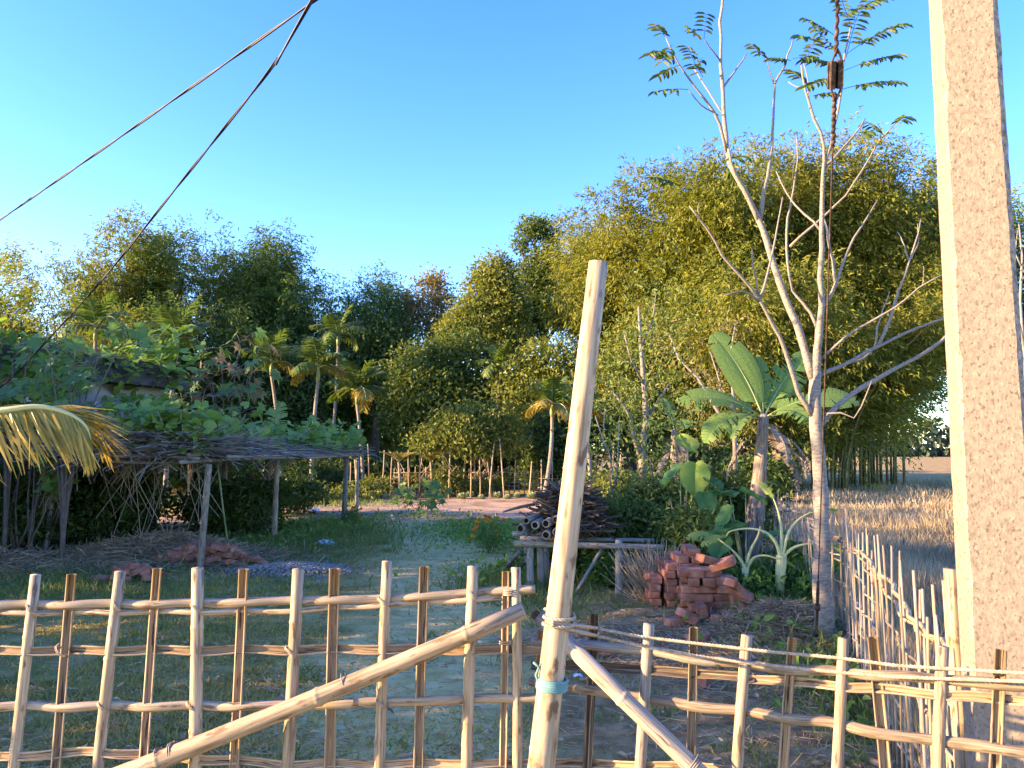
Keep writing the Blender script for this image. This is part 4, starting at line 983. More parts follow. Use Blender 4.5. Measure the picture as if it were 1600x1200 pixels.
sucker("left yellow-stemmed banana sucker with a drooping leaf among the weeds", 8.35, [(1164, 948, 10), (1164, 915, 9), (1165, 888, 11)], [[(1165, 890), (1155, 872), (1140, 856), (1122, 842)], [(1166, 888), (1172, 862), (1184, 838), (1188, 822)], [(1166, 890), (1178, 872), (1196, 868), (1218, 874)]], [(1122, 842, 175, 25, .34, .13, 50), (1218, 874, -5, -10, .2, .07, 40)])
sucker("right yellow-stemmed banana sucker close to the pale tree", 8.3, [(1217, 950, 15), (1219, 905, 15), (1221, 868, 17)], [[(1219, 870), (1212, 848), (1196, 832), (1170, 826), (1142, 830), (1135, 838)], [(1220, 868), (1221, 830), (1216, 800), (1208, 778)], [(1223, 868), (1232, 832), (1248, 812), (1268, 800)], [(1223, 870), (1240, 856), (1262, 850), (1282, 850)]], [(1135, 838, 185, 0, .3, .12, 40), (1208, 778, 110, 50, .28, .09, 30), (1268, 800, 10, 15, .3, .1, 30), (1282, 850, 0, 0, .25, .09, 40)])
p = gnd(432, 800)
banana("banana plant growing through the back of the vine trellis", (-4.9, 15.6, 0), 1.55, (0, 0), .11, [(150, 82, 1.1, .36, 25, .8), (75, 80, 1.25, .5, 15, .2), (10, 45, 1.5, .36, 25), (200, 40, 1.3, .42, 70), (300, 25, 1.2, .42, 70), (250, 20, 1.2, .4, 70), (340, 15, 1.2, .42, 60)], dry=4, leafmat_='banana_young')
# dead banana stump
p = gnd(1254, 948); st = thing("banana_stump", "shredded pale dead banana stump at the foot of the tree", "stump", tuple(p))
for k in range(14):
    a = 2 * math.pi * k / 14; o = Vector((math.cos(a), math.sin(a), 0)); mb = MB(); hh = random.uniform(.2, .38); ln = random.uniform(-.06, .12)
    mb.half_tube([p + o * .12 + Vector((0, 0, -.03)), p + o * .115 + Vector((0, 0, hh * .5)), p + o * (.10 + ln) + Vector((0, 0, hh))], [.045, .042, .016], .006, o * -1, n=5); mb.build("sheath_strip", [M['banana_dry'], M['banana_dry']], st)

# broad-leaved taro-like plants
def broad_leaf(t, tip, stalk0, size, matn, az, tilt):
    tip, stalk0 = Vector(tip), Vector(stalk0); mb = MB(); mb.tube(curve(stalk0, tip, (0, 0, .08), 6), [.012, .011, .010, .009, .008, .007, .006], 5); s_ = mb.build("leaf_stalk", M['banana_stem'], t)
    f = Vector((math.cos(az) * math.cos(tilt), math.sin(az) * math.cos(tilt), math.sin(tilt))); sd = Vector((-math.sin(az), math.cos(az), 0)); up = f.cross(sd); mb = MB(); nu, nv = 9, 4
    def pt(u, v_):
        w = .40 * math.sin(math.pi * min(1, .14 + .86 * u)) ** .7 * (1 if u > .05 else .8); c = tip + f * (size * (u - .22)) ; return c + sd * (size * w * v_) + up * (size * (.26 * abs(v_) - .12 * v_ * v_ - .16 * u * u + .03 * math.sin(u * 17 + v_) * abs(v_)))
    for i in range(nu):
        for j in range(-nv, nv):
            mb.poly([pt(i / nu, j / nv), pt((i + 1) / nu, j / nv), pt((i + 1) / nu, (j + 1) / nv), pt(i / nu, (j + 1) / nv)], 0, [(0, 0)] * 4)
    mb.build("blade", M[matn], s_)
def broad_plant(label, base, leaves, group="broad-leaved plants"):
    t = thing("broad_leaved_plant", label, "plant", tuple(base), group)
    for (px, py, d, size, az, tilt, matn) in leaves: broad_leaf(t, at(px, py, d), Vector(base), size, matn, math.radians(az), math.radians(tilt))
bp = Vector((2.1, 9.6, 0))
broad_plant("bright sunlit yellow-green broad leaf plant in front of the banana", bp, [(1086, 735, 9.5, .46, 255, -58, 'taro_sun_tint'), (1062, 735, 9.7, .42, 190, -35, 'taro'), (1075, 700, 9.9, .4, 100, 40, 'taro_sun_tint'), (1108, 752, 9.4, .3, 300, -20, 'taro'), (1100, 778, 9.3, .32, 280, -50, 'taro')])
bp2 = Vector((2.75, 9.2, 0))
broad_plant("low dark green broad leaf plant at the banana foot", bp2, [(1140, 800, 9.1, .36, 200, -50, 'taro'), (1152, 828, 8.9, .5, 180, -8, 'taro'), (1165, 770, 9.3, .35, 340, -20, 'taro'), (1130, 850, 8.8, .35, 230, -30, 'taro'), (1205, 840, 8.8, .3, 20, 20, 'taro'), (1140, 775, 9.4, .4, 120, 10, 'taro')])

# ------------------------------------------------------------------ bricks
def brick_mesh(seed):
    rr = random.Random(seed); import bmesh
    bm_ = bmesh.new(); bmesh.ops.create_cube(bm_, size=1)
    for v in bm_.verts: v.co = Vector((v.co.x * .235, v.co.y * .112, v.co.z * .072)) + Vector([rr.uniform(-.004, .004) for _ in range(3)])
    bmesh.ops.bevel(bm_, geom=bm_.edges[:], offset=.006, segments=1, affect='EDGES')
    for v in bm_.verts: v.co += Vector([rr.uniform(-.0015, .0015) for _ in range(3)])
    me = bpy.data.meshes.new("brick"); bm_.to_mesh(me); bm_.free(); me.materials.append(M['brick']); return me
BR = [brick_mesh(i) for i in range(6)]
def brick(t, c, yaw=0, pitch=0, roll=0):
    o = bpy.data.objects.new("brick", random.choice(BR)); COL.objects.link(o); o.parent = t; o.location = Vector(c) - ORG[t.name]; o.rotation_euler = (roll, pitch, yaw); return o
def stack(t, base, cols, heights, along_y=True, jit=.02, wob_=.06, dx=.122, rows=2):
    for i, hgt in zip(range(cols), heights):
        for k in range(hgt):
            for r_ in range(rows):
                brick(t, Vector(base) + Vector((i * dx + random.uniform(-jit, jit), r_ * .245 + random.uniform(-jit, jit), .036 + .0745 * k + random.uniform(0, .002))), (math.pi / 2 if along_y else 0) + random.uniform(-wob_, wob_))
c0 = gnd(1048, 962); gzz = float(gz(c0.x, c0.y))
t = thing("brick_pile", "stack of red bricks beside the banana suckers, tallest of the brick piles", "bricks", (c0.x + .3, c0.y - .1, gzz), "brick piles")
stack(t, (c0.x + .02, c0.y + .1, gzz), 3, [6, 7, 8], True)
stack(t, (c0.x - .13, c0.y + .2, gzz), 1, [4], True)
f0 = gnd(1088, 982)
for k in range(6):
    for i, n_ in enumerate((6, 6, 5, 3)):
        if k < n_: brick(t, (f0.x + .02 + i * .15 + random.uniform(-.03, .03), f0.y + .10 + random.uniform(-.04, .04) + .02 * k, gzz + .036 + .0745 * k), random.choice((0, .12, -.15, .3, 1.45)) + random.uniform(-.1, .1), random.uniform(-.05, .05), random.uniform(-.05, .05))
        if k < n_: brick(t, (f0.x + .04 + i * .15 + random.uniform(-.03, .03), f0.y + .34 + random.uniform(-.04, .04), gzz + .036 + .0745 * k), random.uniform(-.3, .3))
for (px, py, z, yw, pt, rl) in ((1112, 903, .56, .5, .25, .1), (1132, 912, .53, -.5, -.35, .3), (1150, 935, .32, .9, .5, .2), (1158, 948, .26, -.2, .6, .4), (1165, 962, .10, 1.2, .2, .9), (1150, 975, .05, .3, 0, .2), (1080, 968, .04, 1.3, .1, .3), (1072, 952, .08, .7, .4, .2), (1055, 966, .03, .4, 0, 0), (1120, 985, .035, 1.4, .1, .1), (1100, 958, .10, 1.5, .0, 1.4)):
    g = at(px, py, 7.3); brick(t, (g.x, 7.25 + random.uniform(-.1, .2), gzz + z + .02), yw, pt, rl)
# loose bricks lying on the yard
for i, (lb, px, py) in enumerate((("lone red brick lying on straw just behind the right fence panel", 1092, 1012), ("reddish brick piece below the dark picket near the post", 950, 1025), ("small broken brick between the right fence rails", 1094, 1072), ("flat brick lying alone left of the brick pile", 1058, 960))):
    g = gnd(px, py); o = bpy.data.objects.new("loose_brick", BR[i]); COL.objects.link(o); o.location = (g.x, g.y, float(gz(g.x, g.y)) + .03); o.rotation_euler = (.1 * i, .05, .5 + i); o.scale = (.9 if i < 1 else .6, 1, 1); tag(o, lb, "brick", "loose bricks")
def heap(label, px, py, n, rx, ry, h):
    g = gnd(px, py); t = thing("brick_pile", label, "bricks", (g.x, g.y, 0), "brick piles")
    for k in range(n):
        s_ = k / n; a = random.uniform(0, 6.28); q = random.random() ** .5 * (1 - s_ * .75); x, y = g.x + math.cos(a) * rx * q, g.y + math.sin(a) * ry * q
        brick(t, (x, y, .04 + s_ * h * (1 - .6 * q)), random.uniform(0, 3.1), random.uniform(-.35, .35), random.uniform(-.3, .3))
heap("long tumbled heap of bricks at the trellis front post", 322, 884, 64, 1.0, .45, .30)
heap("small half-buried brick heap left of the tumbled bricks", 208, 908, 26, .45, .35, .16)
# gravel heap
b = Bulk(); g = gnd(455, 893); n = 3600; a = R.normal(size=(n, 2)); x, y = g.x + a[:, 0] * .42, g.y + a[:, 1] * .30; r2_ = (a ** 2).sum(1)
b.add(T_STONE, np.stack([x, y, .01 + .12 * np.exp(-.45 * r2_) * R.uniform(.85, 1, n)], -1), rdir(n), rdir(n), R.uniform(.008, .02, (n, 1)) * np.ones((1, 3)))
tag(b.build("gravel_heap", M['gravel']), "low heap of grey gravel beside the tumbled bricks", "gravel", kind="stuff")

# ------------------------------------------------------------------ rack with bamboo poles and firewood
rk = thing("bamboo_rack", "low bamboo rack carrying poles and firewood behind the tall post", "rack", (.9, 9.6, 0))
zr = .58
for (x0, y0, x1, y1, r_, m_) in ((.02, 9.35, 1.78, 9.15, .038, 'bamboo'), (.0, 10.4, 1.8, 10.4, .035, 'bamboo_grey'), (.1, 9.9, 1.8, 9.85, .03, 'bamboo_grey')):
    mb = MB(); pts, rad = culm_pts((x0, y0, zr), (x1, y1, zr - .02), r_, r_ * .9, .35); mb.tube(pts, rad, 10); mb.build("rail", M[m_], rk)
for (x, y, lx, m_) in ((.22, 9.38, 0, 'bamboo_grey'), (.34, 9.5, .02, 'bamboo_grey'), (1.27, 9.26, -.01, 'bamboo_grey'), (.2, 10.38, 0, 'bamboo_old'), (1.6, 10.38, 0, 'bamboo_old'), (.42, 9.95, .05, 'bamboo_old')):
    mb = MB(); pts, rad = culm_pts((x + lx, y, -.08), (x, y, zr + .05), .045, .042, .3); mb.tube(pts, rad, 10); mb.build("leg", M[m_], rk)
mb = MB(); mb.tube(curve(gnd(898, 930), Vector((1.1, 9.3, .58)), (0, 0, 0), 4), .022, 7); mb.build("prop", M['bamboo_old'], rk)
for i, (px, py) in enumerate(((813, 826), (836, 822), (853, 821), (853, 836), (822, 815), (868, 815), (870, 832), (884, 820))):
    p = at(px, py, 9.2); p.z = max(p.z, zr + .085) + .01 * (i % 3); mb = MB(); r_ = random.uniform(.04, .055); ln = random.uniform(1.6, 2.4); d = Vector((.22 + random.uniform(-.06, .06), 1, 0)).normalized()
    pts, rad = culm_pts(p, p + d * ln, r_, r_ * .85, .3); n_ = 12; mb.tube(pts, rad, n_, cap=False)
    fr = mb.frames(pts); q, t_, u_, w_ = fr[0]; ring_ = [q + (u_ * math.cos(2 * math.pi * (j + .5) / n_ + math.pi) + w_ * math.sin(2 * math.pi * (j + .5) / n_ + math.pi)) * rad[0] * .68 for j in range(n_)]; b0 = len(mb.v); mb.v.extend([tuple(z) for z in ring_ + [z + t_ * .06 for z in ring_]])
    for j in range(n_): k = (j + 1) % n_; mb.face((j, b0 + j, b0 + k, k), None, 0); mb.face((b0 + j, b0 + n_ + j, b0 + n_ + k, b0 + k), None, 1)
    mb.face([b0 + n_ + j for j in range(n_)], None, 1)
    tag(mb.build("bamboo_pole", [M['bamboo_worn'], M['bamboo_black']]), ("leftmost cut hollow bamboo pole, low in the stack on the rack", "second hollow pole end from the left on the rack", "upper middle hollow pole end on the rack", "lowest middle hollow pole lying on the rack rail", "upper left hollow pole under the firewood", "hollow pole directly left of the tall post, upper", "hollow pole directly left of the tall post, lower", "cut pole mostly hidden behind the tall post")[i], "pole", "cut poles on the rack")
b = Bulk(); n = 900; c = A([.95, 9.95, .0]); a = R.normal(size=(n, 2)); u = R.uniform(0, 1, n)
hh = zr + .12 + u * .48; wd = 1.0 - .72 * u
P = np.stack([.74 + (R.uniform(-1, 1, n) * .42) * wd, 10.0 + R.uniform(-1, 1, n) * .5 * wd, hh], -1); D = nrm(np.stack([R.normal(size=n) * .8, R.normal(size=n) * .8 + .2, R.normal(size=n) * .22], -1)); L = R.uniform(.25, .75, n)
w_ = R.uniform(.010, .03, n); b.add(T_STICK, P - D * L[:, None] * .5, D, rdir(n, .5), np.stack([L, w_, w_], -1))
tag(b.build("firewood_heap", M['stick']), "dark heap of dry twigs and firewood piled on the bamboo rack", "firewood", kind="stuff")
mb = MB(); mb.tube(curve(at(786, 800, 9.6), at(835, 788, 9.9), (0, 0, .01), 5), [.010, .014, .018, .02, .02, .02], 6); tag(mb.build("stick", M['bark']), "single dark stick poking out left of the firewood", "stick")
mb = MB(); mb.tube(curve(gnd(786, 895) + Vector((0, 0, .02)), at(812, 862, 9.8), (0, 0, 0), 5), .03, 7); tag(mb.build("leaning_stick", M['bamboo_old']), "grey stick leaning on the left end of the rack", "stick")

# ------------------------------------------------------------------ shrubs on the right of the yard
G2 = "shrubs in front of the banana plants"
for lb, px, py, d, r, h, mt, nc, L, W in (("dense grey-green leafy shrub just right of the tall post", 985, 0, 10.6, .75, 1.45, 'shrub_leaf', 900, .085, .04), ("tall loose shrub left of the sunlit broad leaves", 1040, 0, 11.0, .85, 1.75, 'shrub_leaf', 900, .085, .04),
                                          ("low shrub spilling over the end of the rack", 965, 0, 10.7, .5, 1.05, 'shrub_leaf', 420, .075, .035), ("bushy shrub below the broad sunlit leaf", 1075, 0, 9.9, .65, 1.2, 'shrub_leaf', 620, .08, .04), ("dark shrub under the banana leaves", 1125, 0, 11.5, .8, 1.5, 'leaf_mid', 600, .10, .05),
                                          ("leafy weed bush between banana stem and pale tree", 1248, 0, 9.0, .4, .65, 'grove_weed', 300, .08, .05), ("low green weeds behind the banana suckers", 1190, 0, 8.5, .5, .5, 'grove_weed', 420, .07, .04), ("small weedy bush behind the rack legs", 870, 0, 10.6, .55, .6, 'grove_weed', 340, .07, .04), ("low weeds under the right end of the rack", 950, 0, 9.9, .45, .5, 'grove_weed', 300, .07, .04)):
    x = (px - 800) / FPX * d; shrub("shrub", lb, "shrub", (x, d, 0), r, h, mt, nc, 7, L, W, group=G2)
# dry spiky bush by the bricks
g = gnd(1030, 945); t = thing("dry_bush", "dry stalky bush standing left of the brick stack", "bush", tuple(g)); b = Bulk(); n = 420
D = nrm(np.stack([R.normal(size=n) * .5 - .12, R.normal(size=n) * .4, np.ones(n)], -1)); b.add(T_STICK, A([tuple(g)]) + R.normal(size=(n, 3)) * A([.10, .1, 0]), D, rdir(n), np.stack([R.uniform(.25, .75, n), np.full(n, .006), np.full(n, .006)], -1)); b.build("stalks", M['stick_light'], t)
b = Bulk(); P, O = lobe_points([((g.x, g.y, .22), (.25, .2, .2))], 160); leaf_clusters(b, P, O, 4, .06, .02, .04); b.build("dry_leaves", M['leaf_dry'], t)
# thin bare trees behind the shrub
def bare_tree(label, base, segs, leaf='shrub_leaf', nleaf=260, r0=.05):
    base = Vector(base); t = thing("thin_tree", label, "tree", base, "thin trees behind the shrubs"); mb = MB(); tips = []
    for (pts, a, b_) in segs:
        P3 = [at(x, y, base.y + dz) for x, y, dz in pts]; mb.tube([p for p in P3], [a + (b_ - a) * i / (len(P3) - 1) for i in range(len(P3))], 7); tips += [tuple(p) for p in P3[1:]]
    mb.build("trunk", M['bamboo_old'], t)
    bk = Bulk(); T_ = A(tips); P = T_[R.integers(0, len(T_), nleaf)] + R.normal(size=(nleaf, 3)) * .35; leaf_clusters(bk, P, rdir(nleaf), 6, .09, .04, .12); bk.build("leaves", M[leaf], t)
bare_tree("thin grey forked tree rising behind the grey-green shrub", (2.2, 13, 0), [([(1005, 755, 0), (1003, 700, 0), (1010, 660, .1), (1008, 620, .1), (1003, 560, .2), (1000, 520, .2), (998, 480, .3)], .075, .02), ([(1003, 720, 0), (990, 680, -.1), (985, 650, -.1), (972, 630, -.2), (955, 610, -.2)], .05, .012), ([(1011, 655, .1), (1030, 625, .2), (1045, 600, .3)], .035, .01), ([(1006, 600, .1), (985, 560, 0), (975, 520, 0)], .025, .008), ([(1002, 545, .2), (1020, 500, .3), (1025, 460, .3)], .02, .008)], nleaf=300)
bare_tree("leafless twiggy sapling between tall post and grey shrub", (1.6, 11.2, 0), [([(968, 850, 0), (962, 760, 0), (952, 710, 0), (940, 680, .1), (930, 650, .1)], .018, .006), ([(962, 770, 0), (966, 700, 0), (968, 650, .1)], .014, .005), ([(955, 720, 0), (942, 690, 0), (945, 640, 0)], .010, .004)], nleaf=40)
bare_tree("bare brown branched tree left of the tall banana leaves", (4.2, 14.5, 0), [([(1150, 760, 0), (1148, 680, 0), (1120, 640, 0), (1090, 590, .1), (1060, 560, .2), (1045, 520, .3)], .05, .012), ([(1148, 690, 0), (1146, 620, .1), (1140, 560, .2), (1150, 500, .3)], .04, .01), ([(1120, 640, 0), (1126, 600, 0), (1110, 550, 0)], .025, .008)], 'leaf_dry', 120)

# ------------------------------------------------------------------ side fence of thin bamboo sticks
sf = thing("stick_fence", "thin rickety bamboo stick fence running back along the dry field", "fence", (2.2, 5.2, 0))
yy = 2.75
while yy < 12.5:
    x = float(fence_x(yy)) + random.uniform(-.02, .02); h = random.uniform(.98, 1.22) * (1 if yy < 7 else .95); r_ = random.uniform(.005, .0095); ln = random.uniform(-.06, .06)
    mb = MB(); bw = random.uniform(-.02, .02); pts = curve((x, yy, -.05), (x + random.uniform(-.03, .03), yy + ln, h), (bw, bw, 0), 6); mb.tube(pts, [r_ * 1.05, r_, r_, r_, r_ * .95, r_ * .9, r_ * .85], 6)
    mb.build("picket", M[random.choice(('bamboo_worn', 'bamboo_worn', 'bamboo_old', 'bamboo_old'))], sf); yy += random.uniform(.075, .15)
for z0, r_ in ((.95, .012), (.74, .008), (.55, .008), (.36, .008), (.20, .008), (.90, .008)):
    seg = 2.7
    while seg < 12.3:
        e = min(12.5, seg + random.uniform(1.6, 2.6)); mb = MB(); n_ = 14; ph = random.uniform(0, 6)
        pts = [Vector((float(fence_x(seg + (e - seg) * i / n_)) + .018 * math.sin(i * 2.2 + ph), seg + (e - seg) * i / n_, z0 + .03 * math.sin(i * .5 + ph) + random.uniform(-.006, .006))) for i in range(n_ + 1)]
        mb.tube(pts, r_, 6); mb.build("rail", M[random.choice(('bamboo', 'bamboo_worn', 'bamboo_old'))], sf); seg = e - .15
for yp in (2.78,):
    mb = MB(); x = float(fence_x(yp)); pts, rad = culm_pts((x, yp, -.05), (x - .02, yp, 1.28), .026, .024, .3); mb.tube(pts, rad, 9); mb.build("post", M['bamboo'], sf)

bare_tree("bare twiggy sapling peeping out right of the concrete pole", (6.3, 9.5, 0), [([(1612, 800, 0), (1606, 650, 0), (1600, 560, 0), (1594, 470, .1), (1597, 400, .1), (1592, 350, .2)], .03, .008), ([(1600, 540, 0), (1588, 480, 0), (1578, 430, 0)], .015, .005), ([(1597, 420, .1), (1586, 395, .1), (1590, 360, .1)], .01, .004)], 'leaf_dry', 10)
# ------------------------------------------------------------------ vine trellis on the left
tl = thing("vine_trellis", "low bamboo trellis roofed with grey twigs under climbing vine", "trellis", (-5.5, 14, 0))
ZT = 1.50
def tpost(p0, p1, r, m_='bamboo_old'):
    mb = MB(); pts, rad = culm_pts(p0, p1, r, r * .9, .32); mb.tube(pts, rad, 10); mb.build("post", M[m_], tl)
f1 = gnd(311, 893); tpost(f1 - Vector((0, 0, .1)), (f1.x + .09, f1.y, ZT), .050, 'bamboo_worn')
f2 = gnd(428, 846); tpost(f2 - Vector((0, 0, .1)), (f2.x + .02, f2.y, ZT), .055, 'bamboo_worn')
f3 = gnd(537, 818); tpost(f3 - Vector((0, 0, .1)), (f3.x + .04, f3.y, ZT + .05), .065)
f4 = gnd(115, 838); tpost(f4 - Vector((0, 0, .1)), (f4.x + .55, f4.y + .1, ZT), .065)
f5 = gnd(136, 820); tpost(f5 + Vector((.05, 0, -.1)), (f5.x + .28, f5.y + .1, ZT), .035, 'stick_light')
tpost((-7.9, 13.2, -.1), (-7.8, 13.2, ZT), .045); tpost((-7.9, 14.6, -.1), (-7.9, 14.6, ZT), .05); tpost((-6.3, 17, -.1), (-6.3, 17, ZT), .05); tpost((-3.9, 19.5, -.1), (-3.9, 19.5, ZT), .05)
# outline of the roof, front edge first
FR = [Vector((-8.5, 13.3, ZT)), Vector((-5.9, 10.95, ZT + .02)), Vector((-4.5, 10.95, ZT)), Vector((-3.85, 14.2, ZT + .02)), Vector((-3.6, 18.0, ZT + .05))]
for i in range(len(FR) - 1):
    for k in range(3):
        mb = MB(); o = Vector((random.uniform(-.05, .05), random.uniform(-.05, .25), .03 + .05 * k)); pts, rad = culm_pts(FR[i] + o - (FR[i + 1] - FR[i]) * random.uniform(.0, .12), FR[i + 1] + o + (FR[i + 1] - FR[i]) * random.uniform(.0, .1), .028, .02, .3, (0, 0, random.uniform(-.03, .03)))
        mb.tube(pts, rad, 8); mb.build("beam", M['bamboo_grey' if k == 0 else 'bamboo_old'], tl)
for k in range(9):
    x = -8.3 + .53 * k; mb = MB(); pts, rad = culm_pts((x, float(np.interp(x, [-8.5, -5.9], [13.3, 11.0])), ZT + .10), (x + 1.9 - .18 * k, 18.5, ZT + .12), .025, .018, .35); mb.tube(pts, rad, 7); mb.build("cross_pole", M['bamboo_old'], tl)
def in_roof(n, front=0.0):
    y = R.uniform(10.95, 18.5, n); y = np.where(R.uniform(0, 1, n) < front, 10.95 + np.abs(R.normal(size=n)) * .9, y); x0 = np.interp(y, [10.9, 13.2, 14.5, 18.5], [-5.9, -8.4, -8.2, -6.4]); x1 = np.interp(y, [10.9, 14.2, 18], [-4.45, -3.85, -3.55]); return x0 + (x1 - x0) * R.uniform(0, 1, n), y
b = Bulk(); n = 3400; x, y = in_roof(n, .5)
D = nrm(np.stack([R.normal(size=n), R.normal(size=n) * .6, R.normal(size=n) * .13], -1)); L = R.uniform(.4, 1.5, n); w = R.uniform(.008, .022, n)
P = np.stack([x, y, ZT + .16 + R.uniform(0, .28, n) * np.clip((-3.7 - x) / 1.2, .15, 1)], -1); b.add(T_STICK, P - D * L[:, None] * .5, D, rdir(n), np.stack([L, w, w], -1))
tag(b.build("twig_thatch", M['stick_grey'], tl), kind="stuff")
b = Bulk(); n = 42; P = np.stack([R.uniform(-6.4, -4.7, n), 11.3 + R.uniform(0, 1.2, n), np.full(n, ZT + .1)], -1); D = nrm(np.stack([R.normal(size=n) * .45, R.normal(size=n) * .3, -np.ones(n)], -1)); L = R.uniform(.3, 1.4, n)
b.add(T_STICK, P, D, rdir(n), np.stack([L, np.full(n, .008), np.full(n, .008)], -1)); tag(b.build("hanging_twigs", M['stick_light'], tl), kind="stuff")
# the vine
def vine_bulk(P, size, hang=False):
    n = len(P); b = Bulk(); D = nrm(np.stack([R.normal(size=n), R.normal(size=n) - .5, R.normal(size=n) * .4 - .25], -1)); Nn = nrm(np.stack([R.normal(size=n) * .5, R.normal(size=n) * .5 - .5, np.ones(n)], -1)); s = size * R.uniform(.55, 1.25, n)
    b.add(T_HEART, P, D, Nn, np.stack([s, s * 1.05, s], -1)); return b
n = 7500; x, y = in_roof(n, .25); kk = np.clip((x + 8.0) / 1.2, .15, 1) * np.clip(.55 + .6 * wob(x * 1.1, y * 1.1), .05, 1) * np.where((y < 11.9) & (x < -5.5), .3, 1); k = R.uniform(0, 1, n) < kk; x, y = x[k], y[k]
zz = ZT + .22 + np.abs(R.normal(size=len(x))) * .22 + .12 * np.clip(wob(x * 2, y), 0, 1)
vt = thing("climbing_vine", "green leafy vine spread over the top of the twig trellis", "vine", (-5, 14, ZT))
vine_bulk(np.stack([x, y, zz], -1), .19).build("leaves", M['vine_leaf'], vt)
mb = MB()
for k in range(26):
    x0, y0 = R.uniform(-7, -4), R.uniform(11.2, 17); mb.tube([(x0 + .25 * j * math.cos(k + j * .3), y0 + .25 * j * math.sin(k * 2 + j * .4), ZT + .26 + .06 * math.sin(j + k)) for j in range(7)], .006, 4)
mb.tube([(-4.4, 12.2, 0), (-4.5, 12.1, .8), (-4.6, 12, ZT + .2)], .015, 5); mb.build("stems", M['banana_stem'], vt)
b = Bulk()
for (px, py, d) in ((345, 672, 13.5), (143, 673, 12), (225, 665, 13)): 
    p = at(px, py, d); n = 6; a = np.linspace(0, 6.28, n, endpoint=False); b.add(T_ELL, A([tuple(p)] * n), np.stack([np.cos(a), np.sin(a), np.full(n, .8)], -1), rdir(n, 1), A([[.09, .06, .09]] * n))
b.build("blossoms", M['pumpkin_flower'], vt)
hv = thing("hanging_vine", "withered vine tuft with green leaves hanging from the trellis left end", "vine", tuple(at(78, 690, 12.2)))
n = 110; u = R.uniform(0, 1, n); P = A([tuple(at(88, 690 + 90 * q, 12.0)) for q in u]) + R.normal(size=(n, 3)) * A([.10, .1, .03]); vine_bulk(P, .14).build("leaves", M['vine_leaf'], hv)
b = Bulk(); n = 130; u = R.uniform(0, 1, n); P = A([tuple(at(80, 695 + 75 * q, 12.0)) for q in u]) + R.normal(size=(n, 3)) * .05; D = nrm(R.normal(size=(n, 3)) * .3 + A([0, 0, -1])); b.add(T_STICK, P, D, rdir(n), np.stack([R.uniform(.15, .4, n), np.full(n, .008), np.full(n, .008)], -1)); b.build("withered_stems", M['stick_light'], hv)
# white sheets lying by the trellis
for lb, px, py, s in (("crumpled white plastic sheet under the trellis corner", 505, 852, .45), ("small white scrap on the grass behind the trellis post", 487, 800, .4), ("white scrap lying near the rope below the post", 903, 1058, .07)):
    g = gnd(px, py); mb = MB(); nn = 7; P_ = [[Vector((g.x + s * (i / nn - .5), g.y + s * .8 * (j / nn - .5), .03 + float(gz(g.x, g.y)) + s * .22 * random.random() * math.sin(math.pi * i / nn))) for j in range(nn + 1)] for i in range(nn + 1)]
    for i in range(nn):
        for j in range(nn): mb.poly([P_[i][j], P_[i + 1][j], P_[i + 1][j + 1], P_[i][j + 1]])
    tag(mb.build("plastic_scrap", M['plastic'], smooth=False), lb, "litter", "plastic litter")

# ------------------------------------------------------------------ ruined house behind the vines
hs = thing("ruined_house", "ruined grey plaster house with dark roof slab and vines, far left", "house", (-9, 15, 0))
P0, P1 = Vector((-9.6, 12.9, 0)), Vector((-7.75, 17.0, 0)); wdir = (P1 - P0).normalized(); nout = Vector((wdir.y, -wdir.x, 0)); WL = (P1 - P0).length; ang = math.atan2(wdir.y, wdir.x); Rz = Matrix.Rotation(ang, 3, 'Z')
def wbox(s0, s1, z0, z1, o0, o1, nm, m_, par=None):
    mb = MB(); mb.box(P0 + wdir * ((s0 + s1) / 2) + nout * ((o0 + o1) / 2) + Vector((0, 0, (z0 + z1) / 2)), (s1 - s0, o1 - o0, z1 - z0), Rz); return mb.build(nm, M[m_], par or hs, smooth=False)
ZH = 3.05
wbox(-3, WL, 0, 1.6, -.2, 0, "wall", 'plaster'); wbox(-3, WL, 2.55, ZH, -.2, 0, "wall", 'plaster')
for s0, s1 in ((-3, .4), (1.5, 2.9), (4.0, WL)): wbox(s0, s1, 1.6, 2.55, -.2, 0, "wall", 'plaster')
for s0, s1 in ((.4, 1.5), (2.9, 4.0)):
    w_ = wbox(s0, s1, 1.6, 2.55, -.19, -.15, "window", 'dark_void')
    wbox(s0 - .12, s1 + .12, 2.552, 2.68, .002, .10, "lintel", 'whitewash', w_); wbox(s0 - .1, s0 - .002, 1.55, 2.55, .003, .05, "frame", 'whitewash', w_); wbox(s1 + .002, s1 + .1, 1.55, 2.55, .003, .05, "frame", 'whitewash', w_); wbox((s0 + s1) / 2 - .04, (s0 + s1) / 2 + .04, 1.6, 2.55, -.148, -.09, "mullion", 'whitewash', w_)
wbox(-3, WL + .3, ZH + .002, ZH + .16, -1.8, .45, "roof_slab", 'slab'); wbox(-3, WL + .25, ZH + .162, ZH + .5, .2, .4, "slab_edge", 'slab')
wbox(WL - .12, WL + .18, 0, ZH, -.5, -.22, "corner_pillar", 'slab')
mb = MB(); mb.box(P0 + wdir * (WL / 2 + .2) + nout * -1.2 + Vector((0, 0, ZH + .5)), (WL + .5, .25, .65), Rz); mb.build("brick_parapet", M['brick'], hs, smooth=False)
wbox(-3, WL, 0, ZH, -1.75, -1.6, "wall", 'plaster'); mb = MB(); mb.box(P1 + nout * -1.05 + Vector((0, 0, ZH / 2)) - wdir * .1, (.2, 1.05, ZH), Rz); mb.build("wall", M['plaster'], hs, smooth=False)
